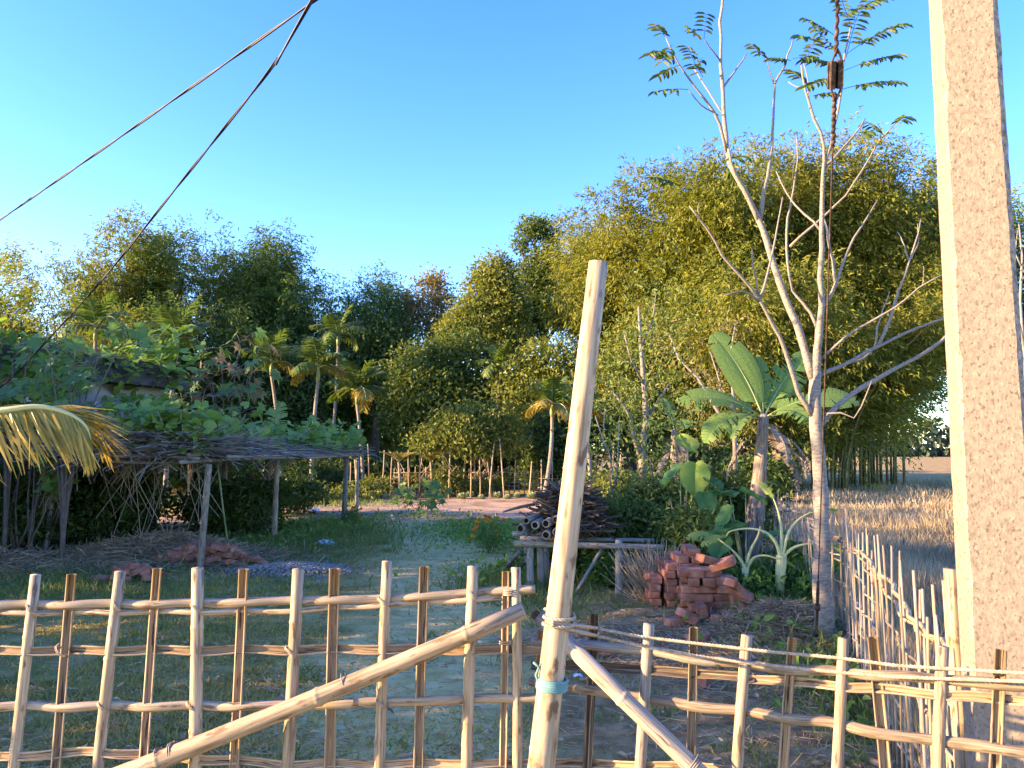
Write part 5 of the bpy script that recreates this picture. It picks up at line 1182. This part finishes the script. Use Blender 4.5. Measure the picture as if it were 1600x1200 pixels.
# vine on the house
hvn = thing("wall_vine", "green vine creeping over the ruined house wall and roof edge", "vine", tuple(P0.lerp(P1, .5)), "vines")
n = 2600; s_ = R.uniform(-1.0, 1.02, n); q = R.uniform(0, 1, n); dens = np.where(q > .8, .95, .06 + .8 * (wob(s_ * 6, q * 5) > .25)) * np.where((s_ > .3) & (q < .8), .55, 1); k = R.uniform(0, 1, n) < dens; s_, q = s_[k], q[k]
P = A(tuple(P0)) + (s_ * WL)[:, None] * A(tuple(wdir)) + (R.uniform(.1, .5, len(s_)) + np.where(q > .8, .25, 0))[:, None] * A(tuple(nout)); P[:, 2] = .2 + q * 3.55 + np.abs(R.normal(size=len(s_))) * .1
vine_bulk(P, .20).build("leaves", M['vine_leaf'], hvn)
n = 200; P = A(tuple(P1)) + R.normal(size=(n, 3)) * A([.35, .3, .35]); P[:, 2] += 3.75; vine_bulk(P, .22).build("leaves", M['vine_leaf'], hvn)
# vine mass in front of the wall
def vine_mass(label, px, py, d, rx, rz, n, size=.18):
    c = at(px, py, d); t = thing("vine_mass", label, "vine", (c.x, c.y, 0), "vines"); a = nrm(R.normal(size=(n, 3))) * R.uniform(0, 1, (n, 1)) ** .45; P = A(tuple(c)) + a * A([rx, .6, rz]); P[:, 2] = np.maximum(P[:, 2], .1); vine_bulk(P, size).build("leaves", M['vine_leaf'], t)
    mb = MB()
    for k in range(9): e = c + Vector((random.uniform(-rx, rx) * .8, random.uniform(-.4, .4), random.uniform(-.2, .9) * rz)); mb.tube(curve((c.x + random.uniform(-.3, .3) * rx, c.y, 0), e, (random.uniform(-.3, .3), 0, .1), 6), [.02, .018, .016, .014, .012, .010, .008], 5)
    mb.build("stems", M['bark'], t)
vine_mass("tall vine mass covering the far left corner of the house", 70, 600, 13.2, .75, .9, 300); vine_mass("vine tangle between the house wall and coconut frond", 40, 640, 12.2, .8, .5, 200); vine_mass("vine heap at the right end of the house", 232, 645, 15.5, .6, .5, 200, .17); vine_mass("low vine hump behind the trellis roof", 175, 655, 14.5, 1.0, .3, 200, .16)

# castor and papaya plants with star-shaped leaves
def star_plant(label, base, stems, nl, size, mats, name="castor_plant", group="star-leaved plants", cat="plant"):
    base = Vector(base); t = thing(name, label, cat, base, group); mb = MB(); bks = {m_: Bulk() for m_ in mats}
    for tip in stems:
        tip = Vector(tip); h = tip.z; pts = [Vector((base.x + (tip.x - base.x) * (k / 7) ** 2.2, base.y + (tip.y - base.y) * (k / 7) ** 2.2, h * k / 7)) for k in range(8)]; mb.tube(pts, [.022 * (1.1 - i / 8) * min(1.5, h / 2 + .3) for i in range(8)], 6)
        for k in range(nl):
            a = 2.4 * k + random.random(); e = random.uniform(-.1, .6); L = size * random.uniform(.9, 1.6); st = pts[-1 - (k % 3)]; q = st + Vector((math.cos(a) * math.cos(e), math.sin(a) * math.cos(e), math.sin(e))) * L
            mb.tube(curve(st, q, (0, 0, .04), 3), .007, 4); d = A([[math.cos(a), math.sin(a), -.5 + random.uniform(-.3, .2)]]); s_ = size * random.uniform(.75, 1.25)
            bks[random.choice(mats)].add(T_STAR, A([tuple(q)]) - d * .05, d, A([[random.uniform(-.4, .4), -.9 + random.uniform(-.3, .3), .8]]), A([[s_, s_, s_]]))
    mb.build("stems", M['bark'], t)
    for m_, bk in bks.items():
        if bk.n: bk.build("leaves", M[m_], t)
d = 11.5
star_plant("tall star-leaved plant above the vines at far left", (at(105, 700, d).x, d, 0), [at(120, 508, d), at(165, 525, d + .3), at(75, 545, d - .2), at(185, 545, d + .2), at(60, 600, d)], 5, .36, ['castor_leaf'])
star_plant("star-leaved bush at the left edge below the cable", (at(15, 700, 12).x, 12.0, 0), [at(20, 560, 12), at(50, 530, 12.3), at(-10, 540, 12), at(5, 600, 11.8)], 4, .34, ['castor_leaf'])
d = 17.5
star_plant("reddish star-leaved plant with forked stem behind the trellis", (at(352, 700, d).x, d, 0), [at(375, 535, d), at(345, 545, d + .4), at(405, 545, d), at(330, 590, d), at(395, 580, d), at(320, 570, d + .3)], 9, .38, ['castor_leaf', 'castor_red'])
star_plant("dark green star-leaved plant between house and trellis vine", (at(300, 700, 18.5).x, 18.5, 0), [at(300, 590, 18.5), at(320, 610, 18.5), at(280, 600, 18.8)], 8, .36, ['castor_leaf'])
d = gnd(655, 806).y
star_plant("young papaya plant standing alone by the bend of the path", tuple(gnd(655, 806)), [at(660, 765, d), at(645, 768, d + .2), at(676, 775, d), at(640, 790, d - .2)], 7, .34, ['castor_leaf'], "papaya_plant", cat="papaya")
star_plant("small green seedling beside the straw left of the bricks", tuple(gnd(190, 868)), [gnd(190, 868) + Vector((.0, 0, .25)), gnd(205, 868) + Vector((0, 0, .2))], 5, .16, ['vine_leaf'])
# marigolds
def marigold(label, px, py, n, s=1.0):
    g = gnd(px, py); t = thing("marigold_plant", label, "flowers", tuple(g), "marigold plants"); bk = Bulk(); fl = Bulk(); mb = MB(); 
    for k in range(n):
        tip = g + Vector((random.uniform(-.28, .28) * s, random.uniform(-.2, .2) * s, random.uniform(.2, .62) * s)); mb.tube(curve(g, tip, (0, 0, .04), 4), .005, 4)
        m_ = 22; a = R.normal(size=(m_, 3)); a[:, 2] = np.abs(a[:, 2]) + .15; fl.add(T_ELL, A([tuple(tip)] * m_), a, rdir(m_, 1), A([[.055, .035, .05]] * m_))
    P, O = lobe_points([((g.x, g.y, .26 * s), (.26 * s, .2 * s, .26 * s))], 130); leaf_clusters(bk, P, O, 6, .05, .014, .05); mb.build("stems", M['banana_stem'], t); bk.build("foliage", M['grove_weed'], t); fl.build("blossoms", M['marigold'], t)
marigold("orange marigold plant in the grass left of the rack", 764, 866, 13, 1.0); marigold("small marigold at the trellis corner post", 548, 822, 5, .8)
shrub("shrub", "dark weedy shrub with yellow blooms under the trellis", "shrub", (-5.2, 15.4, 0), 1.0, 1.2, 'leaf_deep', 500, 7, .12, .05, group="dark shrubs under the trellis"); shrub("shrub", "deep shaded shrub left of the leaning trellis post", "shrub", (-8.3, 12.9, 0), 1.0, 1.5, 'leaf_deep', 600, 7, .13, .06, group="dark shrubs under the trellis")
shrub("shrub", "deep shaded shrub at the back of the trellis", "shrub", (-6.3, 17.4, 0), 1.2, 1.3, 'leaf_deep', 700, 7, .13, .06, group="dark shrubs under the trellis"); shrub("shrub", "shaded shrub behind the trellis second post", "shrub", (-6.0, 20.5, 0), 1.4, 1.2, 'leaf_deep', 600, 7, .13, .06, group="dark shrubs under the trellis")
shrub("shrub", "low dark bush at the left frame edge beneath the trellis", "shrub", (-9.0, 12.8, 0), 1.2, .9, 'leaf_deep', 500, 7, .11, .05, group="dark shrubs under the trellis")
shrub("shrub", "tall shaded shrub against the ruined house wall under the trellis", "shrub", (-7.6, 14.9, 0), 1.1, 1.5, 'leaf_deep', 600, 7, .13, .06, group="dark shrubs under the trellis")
# low leafy ground cover along the path
b = Bulk()
for (cx, cy, rx, ry, n, h) in ((.7, 16.0, 1.3, 1.1, 2400, .10), (-1.0, 17.4, .4, .5, 350, .08), (-.2, 15, .5, 1.0, 600, .12), (3.0, 7.4, .45, .5, 900, .14), (.3, 10.6, .6, .5, 700, .16), (-4.2, 15.5, .6, 1.6, 900, .16), (2.35, 5.3, .2, .6, 260, .08), (-3.0, 20, 1.2, .5, 400, .08)):
    a = R.normal(size=(n, 2)); x, y = cx + a[:, 0] * rx, cy + a[:, 1] * ry; kx = x < fence_x(y) - .05; x, y = x[kx], y[kx]; m_ = len(x); b.add(T_ELL, np.stack([x, y, gz(x, y) + R.uniform(.01, h, m_)], -1), rdir(m_, .2), rdir(m_, 1.2), np.stack([R.uniform(.05, .12, m_), R.uniform(.035, .07, m_), R.uniform(.05, .1, m_)], -1))
tag(b.build("ground_creepers", M['vine_leaf']), "low leafy creepers covering the ground beside the path", "ground cover", kind="stuff")

# ------------------------------------------------------------------ coconut frond entering from the left
cb = Vector((-3.75, 3.05, 0)); ck = thing("coconut_palm", "young coconut palm whose yellowed frond arches in from the left edge", "palm", tuple(cb))
mb = MB(); mb.tube(curve(cb - Vector((0, 0, .1)), cb + Vector((.05, 0, 1.3)), (0, 0, 0), 8), [.17, .15, .14, .13, .13, .12, .12, .11, .1], 10); mb.build("trunk", M['palm_trunk'], ck)
hub = cb + Vector((.05, 0, 1.25)); dfr = 3.3
def spline(P_, m=10):
    P_ = [Vector(p) for p in P_]; S = []
    for i in range(len(P_) - 1):
        p0, p1, p2, p3 = P_[max(i - 1, 0)], P_[i], P_[i + 1], P_[min(i + 2, len(P_) - 1)]
        for k in range(m): t = k / m; S.append(.5 * ((2 * p1) + (p2 - p0) * t + (2 * p0 - 5 * p1 + 4 * p2 - p3) * t * t + (3 * p1 - p0 - 3 * p2 + p3) * t ** 3))
    return S + [P_[-1]]
fr_pts = spline([hub, at(-190, 672, dfr - .1), at(-80, 648, dfr), at(0, 642, dfr), at(60, 636, dfr + .03), at(105, 646, dfr + .05), at(132, 664, dfr + .06), at(142, 688, dfr + .06)])
mb = MB(); n_ = len(fr_pts); mb.tube(fr_pts, [.022 * (1 - i / n_) + .003 for i in range(n_)], 6); f_ = mb.build("frond", M['banana_bright'], ck)
b = Bulk(); P_ = A([tuple(p) for p in fr_pts]); m_ = 130; u = np.linspace(.22, .995, m_); k = u * (n_ - 1); k0 = np.clip(k.astype(int), 0, n_ - 2); C = P_[k0] * (1 - (k - k0)[:, None]) + P_[k0 + 1] * (k - k0)[:, None]; T = nrm(P_[k0 + 1] - P_[k0])
ln = np.interp(u, [.2, .6, .85, 1], [.36, .29, .21, .13])
b.add(T_STRIP, C, T * .55 + A([.05, -.45, -.75]) + R.normal(size=(m_, 3)) * .07, A([[.3, -1, .2]] * m_) + R.normal(size=(m_, 3)) * .3, np.stack([ln * R.uniform(.7, 1.15, m_), np.full(m_, .013), ln * .6], -1))
b.add(T_STRIP, C, T * .9 + A([.25, .75, .12]) + R.normal(size=(m_, 3)) * .08, A([[0, -.4, 1]] * m_) + R.normal(size=(m_, 3)) * .3, np.stack([ln * 1.05 * R.uniform(.7, 1.15, m_), np.full(m_, .012), ln], -1)); b.build("leaflets", M['coconut_leaf'], f_)
for az, el, dp in ((150, 60, 80), (190, 70, 70), (220, 55, 90), (250, 45, 80), (170, 35, 90)):
    pts = rachis(hub, math.radians(az), math.radians(el), 1.7, math.radians(dp), 10); mb = MB(); mb.tube(pts, [.02 - .0015 * i for i in range(11)], 5); f_ = mb.build("frond", M['banana_bright'], ck); b = Bulk(); frond_mesh(b, pts, 40, .55, .022, hang=.6); b.build("leaflets", M['coconut_leaf'], f_)
# ------------------------------------------------------------------ palms, far fence, stakes and the garden plot
for lb, px, d, py, fl, nf, yl in (("areca palm with sunlit yellow fronds directly above the trellis corner", 490, 27, 600, 1.75, 10, .35), ("straight areca palm with a full round crown, standing clear of the trellis", 571, 30, 628, 1.9, 12, .3), ("areca palm nearest the star-leaved plant, its crown touching its neighbour", 445, 28.5, 590, 1.7, 9, .3),
                                  ("taller dark areca palm behind the pair of sunlit palms", 515, 33, 545, 1.7, 9, .15), ("slim areca palm in front of the round dark tree", 768, 33, 590, 1.5, 8, .15), ("yellow-fronded areca palm left of the tall post", 845, 24, 655, 1.35, 11, .55),
                                  ("areca palm half hidden by star-shaped leaves at far left", 135, 26, 540, 1.8, 9, .1), ("feathery palm overhanging the right end of the house", 268, 24, 545, 1.7, 9, .1), ("short areca palm right of the tall post", 920, 26, 650, 1.3, 9, .3)):
    p = at(px, py, d); areca(lb, (p.x, d, 0), p.z + fl * .02, fl * .8, nf, yellow=yl * .7)
def cycad(label, px, d):
    p = at(px, 722, d); base = Vector((p.x, d, 0)); t = thing("young_palm", label, "palm", base, "small flat-topped palms"); mb = MB(); hub = base + Vector((0, 0, p.z)); mb.tube([base, base.lerp(hub, .5) + Vector((.05, 0, 0)), hub], [.05, .045, .05], 7); mb.build("trunk", M['palm_trunk'], t); b = Bulk(); mb = MB()
    for k in range(14):
        pts = rachis(hub, 2 * math.pi * k / 14 + random.uniform(-.1, .1), math.radians(48), .8, math.radians(40), 8); mb.tube(pts, .008, 4); frond_mesh(b, pts, 16, .16, .03, hang=.1)
    mb.build("fronds", M['banana_bright'], t); b.build("leaflets", M['palm_yellow'], t)
cycad("left one of two small flat-topped palms at the garden edge", 623, 27.5); cycad("right one of two small flat-topped palms at the garden edge", 673, 28.5)
for i, px in enumerate((548, 558, 578, 597, 612, 641, 656, 690, 702, 722, 736, 745, 751, 765, 768, 788, 803, 826, 845, 862, 925, 940, 952, 965)):
    d = random.uniform(27.2, 29.0); x = (px - 800) / FPX * d; h = random.uniform(1.2, 2.1); mb = MB(); mb.tube(curve((x, d, -.05), (x + random.uniform(-.18, .18), d, h), (random.uniform(-.03, .03), 0, 0), 5), [.028, .026, .025, .024, .023, .022], 6)
    ordn = "first second third fourth fifth sixth seventh eighth ninth tenth eleventh twelfth thirteenth fourteenth fifteenth sixteenth seventeenth eighteenth nineteenth twentieth twenty-first twenty-second twenty-third twenty-fourth".split()[i]
    tag(mb.build("garden_stake", M['bamboo']), f"bamboo garden stake, {ordn} from the left along the plot's far edge", "stake", "garden stakes")
ff_ = thing("garden_fence", "low lattice bamboo fence at the far edge of the garden plot", "fence", (-.5, 29.5, 0))
x = -4.5
while x < 6.5:
    h = random.uniform(.95, 1.1) if x < 1.1 else random.uniform(.7, 1.0); mb = MB(); mb.tube(curve((x, 29.5, -.05), (x + random.uniform(-.05, .05), 29.5, h), (0, 0, 0), 3), .02, 5); mb.build("picket", M['bamboo'], ff_); x += random.uniform(.16, .24) if x < 1.2 else random.uniform(.3, .6)
for z in (.25, .45, .65, .85):
    for s0, s1 in ((-4.5, -1.5), (-1.6, 1.2), (1.0, 3.8), (3.7, 6.5)): mb = MB(); mb.tube(curve((s0, 29.46, z + random.uniform(-.04, .04)), (s1, 29.46, z + random.uniform(-.04, .04)), (0, 0, random.uniform(-.04, .04)), 5), .018, 5); mb.build("rail", M['bamboo'], ff_)
b = Bulk(); n = 120; P = np.stack([R.uniform(-4.2, -1, n), R.uniform(28.6, 29.3, n), R.uniform(.05, .5, n)], -1); D = nrm(np.stack([R.normal(size=n), R.normal(size=n) * .4, R.normal(size=n) * .6 + .5], -1)); b.add(T_STICK, P, D, rdir(n), np.stack([R.uniform(.5, 1.5, n), np.full(n, .02), np.full(n, .02)], -1)); tag(b.build("brush_pile", M['stick_light']), "tangled dry brush leaning on the garden fence", "brush", kind="stuff")
# cabbages along the plot
cbm = leafmat('cabbage_leaf', (.16, .20, .10), (.26, .31, .17), (.36, .40, .24), transl=.2, scale=4); bk = Bulk(); n = 26; a = 2.4 * np.arange(n); e = np.linspace(1.3, .15, n); bk.add(T_HEART, np.zeros((n, 3)), np.stack([np.cos(a) * np.cos(e), np.sin(a) * np.cos(e), np.sin(e)], -1), np.stack([-np.cos(a) * .5, -np.sin(a) * .5, np.ones(n)], -1), A([[.2, .2, .2]] * n)); c0_ = bk.build("cabbage", cbm)
spots = [(xx, 27.0 + (k % 2) * .7) for k, xx in enumerate(np.arange(-5.2, 3.6, .42))]
for i, (x, y) in enumerate(spots):
    o = c0_ if i == 0 else c0_.copy()
    if i: COL.objects.link(o)
    o.location = (x + random.uniform(-.1, .1), y + random.uniform(-.15, .15), .0); o.rotation_euler = (0, 0, random.random() * 6); s_ = random.uniform(.8, 1.3); o.scale = (s_,) * 3
    tag(o, "pale green cabbage at the plot's far edge, %s from the left" % "first second third fourth fifth sixth seventh eighth ninth tenth eleventh twelfth thirteenth fourteenth fifteenth sixteenth seventeenth eighteenth nineteenth twentieth twenty-first twenty-second".split()[i], "cabbage", "cabbages in the row")
G3 = "low garden plants along the plot's far edge"
for lb, px, d, r, h, mt in (("yellow-green low plants left of the flat-topped palms", 560, 27, 1.2, .6, 'leaf_gold'), ("sunny weeds between the trellis and the garden stakes", 480, 25.5, 1.5, .55, 'leaf_gold'), ("reddish brown bush between the flat-topped palms", 645, 28.6, .7, .9, 'leaf_red'), ("sunlit climbing beans on stakes at mid plot", 712, 28.2, .8, 1.1, 'leaf_gold'), ("golden weeds at the foot of the lattice fence", 755, 28.8, .9, .9, 'leaf_gold'),
                            ("green bush behind the lattice fence near the post", 858, 30.5, 1.5, 2.2, 'leaf_mid'), ("weeds right of the post at the plot edge", 940, 27, 1.2, 1.0, 'leaf_gold'), ("pale green plants right of the firewood", 985, 24, 1.2, 1.2, 'leaf_gold'), ("plants by the first garden stakes", 590, 28.6, .8, .8, 'leaf_gold'), ("dark bush far behind the trellis posts", 440, 30, 1.8, 1.8, 'leaf_mid'), ("dark bush behind the trellis far corner", 520, 31, 1.5, 1.5, 'leaf_deep')):
    shrub("garden_plant", lb, "plants", ((px - 800) / FPX * d, d, 0), r, h, mt, int(220 * r * max(h, .8)), 7, .14, .06, group=G3, tmpl=T_DIAMOND)

# ------------------------------------------------------------------ trees at the back
def T(px, py, d): return tuple(at(px, py, d))
GT = "broad-leaved trees at the back"
def lob(d, *l): return [(T(px, py, d + dd), (rx, rx * .9, rz)) for px, py, dd, rx, rz in l]
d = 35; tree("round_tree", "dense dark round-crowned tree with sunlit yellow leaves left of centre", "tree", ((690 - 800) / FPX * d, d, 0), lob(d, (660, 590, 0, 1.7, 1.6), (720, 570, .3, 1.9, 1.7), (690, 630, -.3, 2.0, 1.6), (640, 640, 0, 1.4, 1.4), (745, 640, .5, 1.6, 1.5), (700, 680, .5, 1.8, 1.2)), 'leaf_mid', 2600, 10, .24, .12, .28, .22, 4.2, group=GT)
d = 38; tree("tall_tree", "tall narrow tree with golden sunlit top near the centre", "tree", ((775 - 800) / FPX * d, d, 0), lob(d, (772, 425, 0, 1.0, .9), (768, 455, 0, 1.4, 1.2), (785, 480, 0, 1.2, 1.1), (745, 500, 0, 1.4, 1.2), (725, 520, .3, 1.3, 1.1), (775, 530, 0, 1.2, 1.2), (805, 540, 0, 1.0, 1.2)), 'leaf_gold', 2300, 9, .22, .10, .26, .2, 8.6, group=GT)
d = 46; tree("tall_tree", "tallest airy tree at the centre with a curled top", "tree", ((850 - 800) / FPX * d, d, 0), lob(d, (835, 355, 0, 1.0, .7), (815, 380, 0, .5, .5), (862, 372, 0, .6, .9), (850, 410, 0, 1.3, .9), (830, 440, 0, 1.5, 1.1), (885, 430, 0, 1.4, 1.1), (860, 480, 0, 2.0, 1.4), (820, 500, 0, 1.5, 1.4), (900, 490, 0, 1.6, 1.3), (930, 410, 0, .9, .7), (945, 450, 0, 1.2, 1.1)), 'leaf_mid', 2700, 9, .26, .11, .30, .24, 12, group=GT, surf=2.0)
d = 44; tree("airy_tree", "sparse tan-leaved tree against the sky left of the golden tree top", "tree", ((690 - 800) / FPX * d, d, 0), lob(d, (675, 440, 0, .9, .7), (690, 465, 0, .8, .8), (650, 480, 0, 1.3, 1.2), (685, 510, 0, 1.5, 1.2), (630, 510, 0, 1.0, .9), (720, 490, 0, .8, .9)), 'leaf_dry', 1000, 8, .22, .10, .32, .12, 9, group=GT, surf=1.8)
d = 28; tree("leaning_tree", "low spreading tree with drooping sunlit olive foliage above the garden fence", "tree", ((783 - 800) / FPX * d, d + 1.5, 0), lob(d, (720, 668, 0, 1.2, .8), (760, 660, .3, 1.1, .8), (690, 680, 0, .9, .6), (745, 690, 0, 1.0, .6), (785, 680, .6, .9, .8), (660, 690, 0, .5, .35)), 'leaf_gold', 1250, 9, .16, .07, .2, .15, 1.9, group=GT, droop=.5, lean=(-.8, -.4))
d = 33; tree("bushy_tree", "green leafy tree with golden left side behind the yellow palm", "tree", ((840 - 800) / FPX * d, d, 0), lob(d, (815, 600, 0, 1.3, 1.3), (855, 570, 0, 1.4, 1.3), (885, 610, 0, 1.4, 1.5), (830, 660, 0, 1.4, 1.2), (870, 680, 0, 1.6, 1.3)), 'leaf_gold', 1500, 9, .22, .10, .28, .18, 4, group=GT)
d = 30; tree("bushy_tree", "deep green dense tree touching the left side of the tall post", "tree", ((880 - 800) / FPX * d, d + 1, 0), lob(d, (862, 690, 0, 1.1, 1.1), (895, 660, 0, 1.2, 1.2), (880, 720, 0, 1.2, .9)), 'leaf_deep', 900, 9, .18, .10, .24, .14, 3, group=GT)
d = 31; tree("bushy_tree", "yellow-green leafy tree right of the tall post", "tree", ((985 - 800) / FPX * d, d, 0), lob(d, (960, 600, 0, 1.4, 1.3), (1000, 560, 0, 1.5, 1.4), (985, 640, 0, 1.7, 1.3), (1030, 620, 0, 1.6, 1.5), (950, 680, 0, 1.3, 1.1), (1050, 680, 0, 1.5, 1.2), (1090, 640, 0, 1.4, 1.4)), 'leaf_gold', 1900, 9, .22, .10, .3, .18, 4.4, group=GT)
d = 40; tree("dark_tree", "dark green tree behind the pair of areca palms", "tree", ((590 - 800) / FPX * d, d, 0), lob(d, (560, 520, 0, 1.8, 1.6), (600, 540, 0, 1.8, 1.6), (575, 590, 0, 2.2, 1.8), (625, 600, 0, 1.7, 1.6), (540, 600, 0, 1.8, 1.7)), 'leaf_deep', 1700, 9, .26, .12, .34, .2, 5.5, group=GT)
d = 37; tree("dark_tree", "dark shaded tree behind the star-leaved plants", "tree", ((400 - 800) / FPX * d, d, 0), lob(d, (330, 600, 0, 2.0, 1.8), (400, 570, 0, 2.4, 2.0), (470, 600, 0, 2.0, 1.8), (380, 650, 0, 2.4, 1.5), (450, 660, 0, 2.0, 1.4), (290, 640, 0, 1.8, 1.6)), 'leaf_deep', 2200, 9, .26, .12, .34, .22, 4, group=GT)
for (lb, px, d, top, sp_, nc, ns, lf, ln) in (
        ("golden feathery bamboo clump at the far left edge", 40, 38, 445, 5.0, 14, 3600, 'bamboo_leaf', (0, 0)), ("bamboo clump with a tall leafy plume right of the far left one", 175, 40, 360, 4.6, 15, 4600, 'bamboo_leaf', (.5, 0)), ("tall dark bamboo clump with the highest top on the left", 330, 42, 358, 4.8, 16, 5200, 'bamboo_leaf_dark', (.3, 0)),
        ("drooping dark bamboo clump right of the tall dark one", 430, 43, 415, 4.2, 13, 3600, 'bamboo_leaf_dark', (1.2, 0)), ("low arching bamboo clump ending the left grove", 535, 45, 450, 4.0, 12, 2800, 'bamboo_leaf_dark', (1.0, 0)), ("low golden bamboo clump in front of the left grove", 110, 34, 480, 4.0, 12, 2800, 'bamboo_leaf', (0, 0)), ("shadowed bamboo clump filling behind the trellis", 255, 38, 440, 4.5, 13, 3600, 'bamboo_leaf_dark', (0, 0))):
    bamboo(lb, ((px - 800) / FPX * d, d, 0), at(px, top, d).z, sp_, nc, ns, lf, lean=ln, t0=.12)
GR = "bamboo clumps of the right grove"
for (lb, px, d, top, sp_, nc, ns, lf, ln) in (
        ("huge golden bamboo clump with the highest rounded top, behind the pale tree", 1205, 35, 238, 6.2, 22, 8600, 'bamboo_leaf', (-.3, 0)), ("golden bamboo clump at the left shoulder of the right grove", 1085, 37, 292, 5.2, 16, 5600, 'bamboo_leaf', (-.8, 0)), ("lower bamboo clump right of the tall post", 1005, 40, 390, 4.6, 14, 3800, 'bamboo_leaf', (-.6, 0)),
        ("bamboo clump at the right shoulder beside the concrete pole", 1325, 35, 275, 5.2, 18, 6200, 'bamboo_leaf', (1.6, 0)), ("darker bamboo clump touching the concrete pole", 1372, 37, 290, 4.0, 14, 4200, 'bamboo_leaf_dark', (1.6, 0)), ("bamboo clump seen right of the concrete pole", 1610, 42, 320, 4.0, 12, 2600, 'bamboo_leaf_dark', (0, 0)), ("low arching bamboo clump in front of the right grove", 1160, 31, 450, 4.6, 13, 3400, 'bamboo_leaf', (0, 0)), ("low bamboo skirts overhanging the dry field", 1285, 31.5, 480, 4.2, 14, 3400, 'bamboo_leaf', (1.0, 0))):
    bamboo(lb, ((px - 800) / FPX * d, d, 0), at(px, top, d).z, sp_, nc, ns, lf, GR and .22, .066, GR, .24 if d > 32 else .3, ln, 1.3)
# understorey and the wood behind
GU = "understorey bushes below the back trees"
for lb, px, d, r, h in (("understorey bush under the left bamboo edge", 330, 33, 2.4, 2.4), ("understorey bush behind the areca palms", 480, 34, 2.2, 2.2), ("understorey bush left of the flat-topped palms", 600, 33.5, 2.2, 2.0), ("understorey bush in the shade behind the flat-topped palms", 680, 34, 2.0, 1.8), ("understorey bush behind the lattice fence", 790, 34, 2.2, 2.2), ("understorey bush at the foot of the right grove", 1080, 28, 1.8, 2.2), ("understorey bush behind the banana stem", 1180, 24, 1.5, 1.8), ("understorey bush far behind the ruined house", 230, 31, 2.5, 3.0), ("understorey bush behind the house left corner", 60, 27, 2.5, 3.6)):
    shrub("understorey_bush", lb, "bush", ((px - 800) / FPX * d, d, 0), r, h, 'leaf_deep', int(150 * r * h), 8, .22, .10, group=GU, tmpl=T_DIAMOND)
b = Bulk(); n = 26000; x = R.uniform(-46, 5, n); P = np.stack([x, 55 + R.uniform(-2, 4, n), R.uniform(0, 1, n) * (6.6 + 1.3 * wob(x * .35, x * .2))], -1); b.add(T_DIAMOND, P, rdir(n, -.2), rdir(n, .5) + A([0, -.6, .2]), np.stack([R.uniform(.5, .9, n), R.uniform(.3, .5, n), R.uniform(.4, .6, n)], -1))
tag(b.build("far_wood", M['leaf_deep']), "dark mass of woodland closing the view behind the groves", "wood", kind="stuff")
b = Bulk(); n = 5200; x = R.uniform(60, 190, n); P = np.stack([x, 190 + R.uniform(-4, 6, n), R.uniform(0, 1, n) ** 1.3 * (7 + 3 * wob(x * .12, x * .05))], -1); b.add(T_ELL, P, rdir(n, -.2), rdir(n, .5) + A([0, -.6, .2]), np.stack([R.uniform(1.2, 2.2, n), R.uniform(.8, 1.4, n), R.uniform(1, 1.4, n)], -1))
tag(b.build("far_treeline", M['far_leaf']), "hazy line of distant trees beyond the dry field", "wood", kind="stuff")

# ------------------------------------------------------------------ unseen trees added outside the left edge to shade yard and field
GN = "unseen trees added for shade, left of the view"
for i, (lb, x, y, hh, r) in enumerate((("unseen low tree added to shade the near ground, left of the view", -11.0, 2.4, 3.7, 1.3), ("unseen leafy tree added for shade, second in the row left of the view", -11.3, 4.9, 4.8, 2.1), ("unseen leafy tree added for shade, third in the row left of the view", -11.8, 7.6, 5.6, 2.3), ("unseen leafy tree added for shade, fourth in the row left of the view", -12.2, 10.3, 5.8, 2.3), ("unseen leafy tree added for shade beside the ruined house, left of the view", -13.2, 12.8, 5.6, 2.2), ("unseen tall tree added to shade the field, far left of the view", -21.5, 14.5, 9.0, 3.0))):
    tree("added_shade_tree", lb, "tree", (x, y, 0), [((x, y, hh * .68), (r, r, hh * .36)), ((x + .6, y + .8, hh * .5), (r * .8, r * .8, hh * .34)), ((x - .5, y - .4, hh * .4), (r * .8, r * .8, hh * .36)), ((x, y, hh * .2), (r * .8, r * .8, hh * .22))], 'leaf_mid', 560, 9, .24, .12, .24, .15, hh * .5, group=GN)
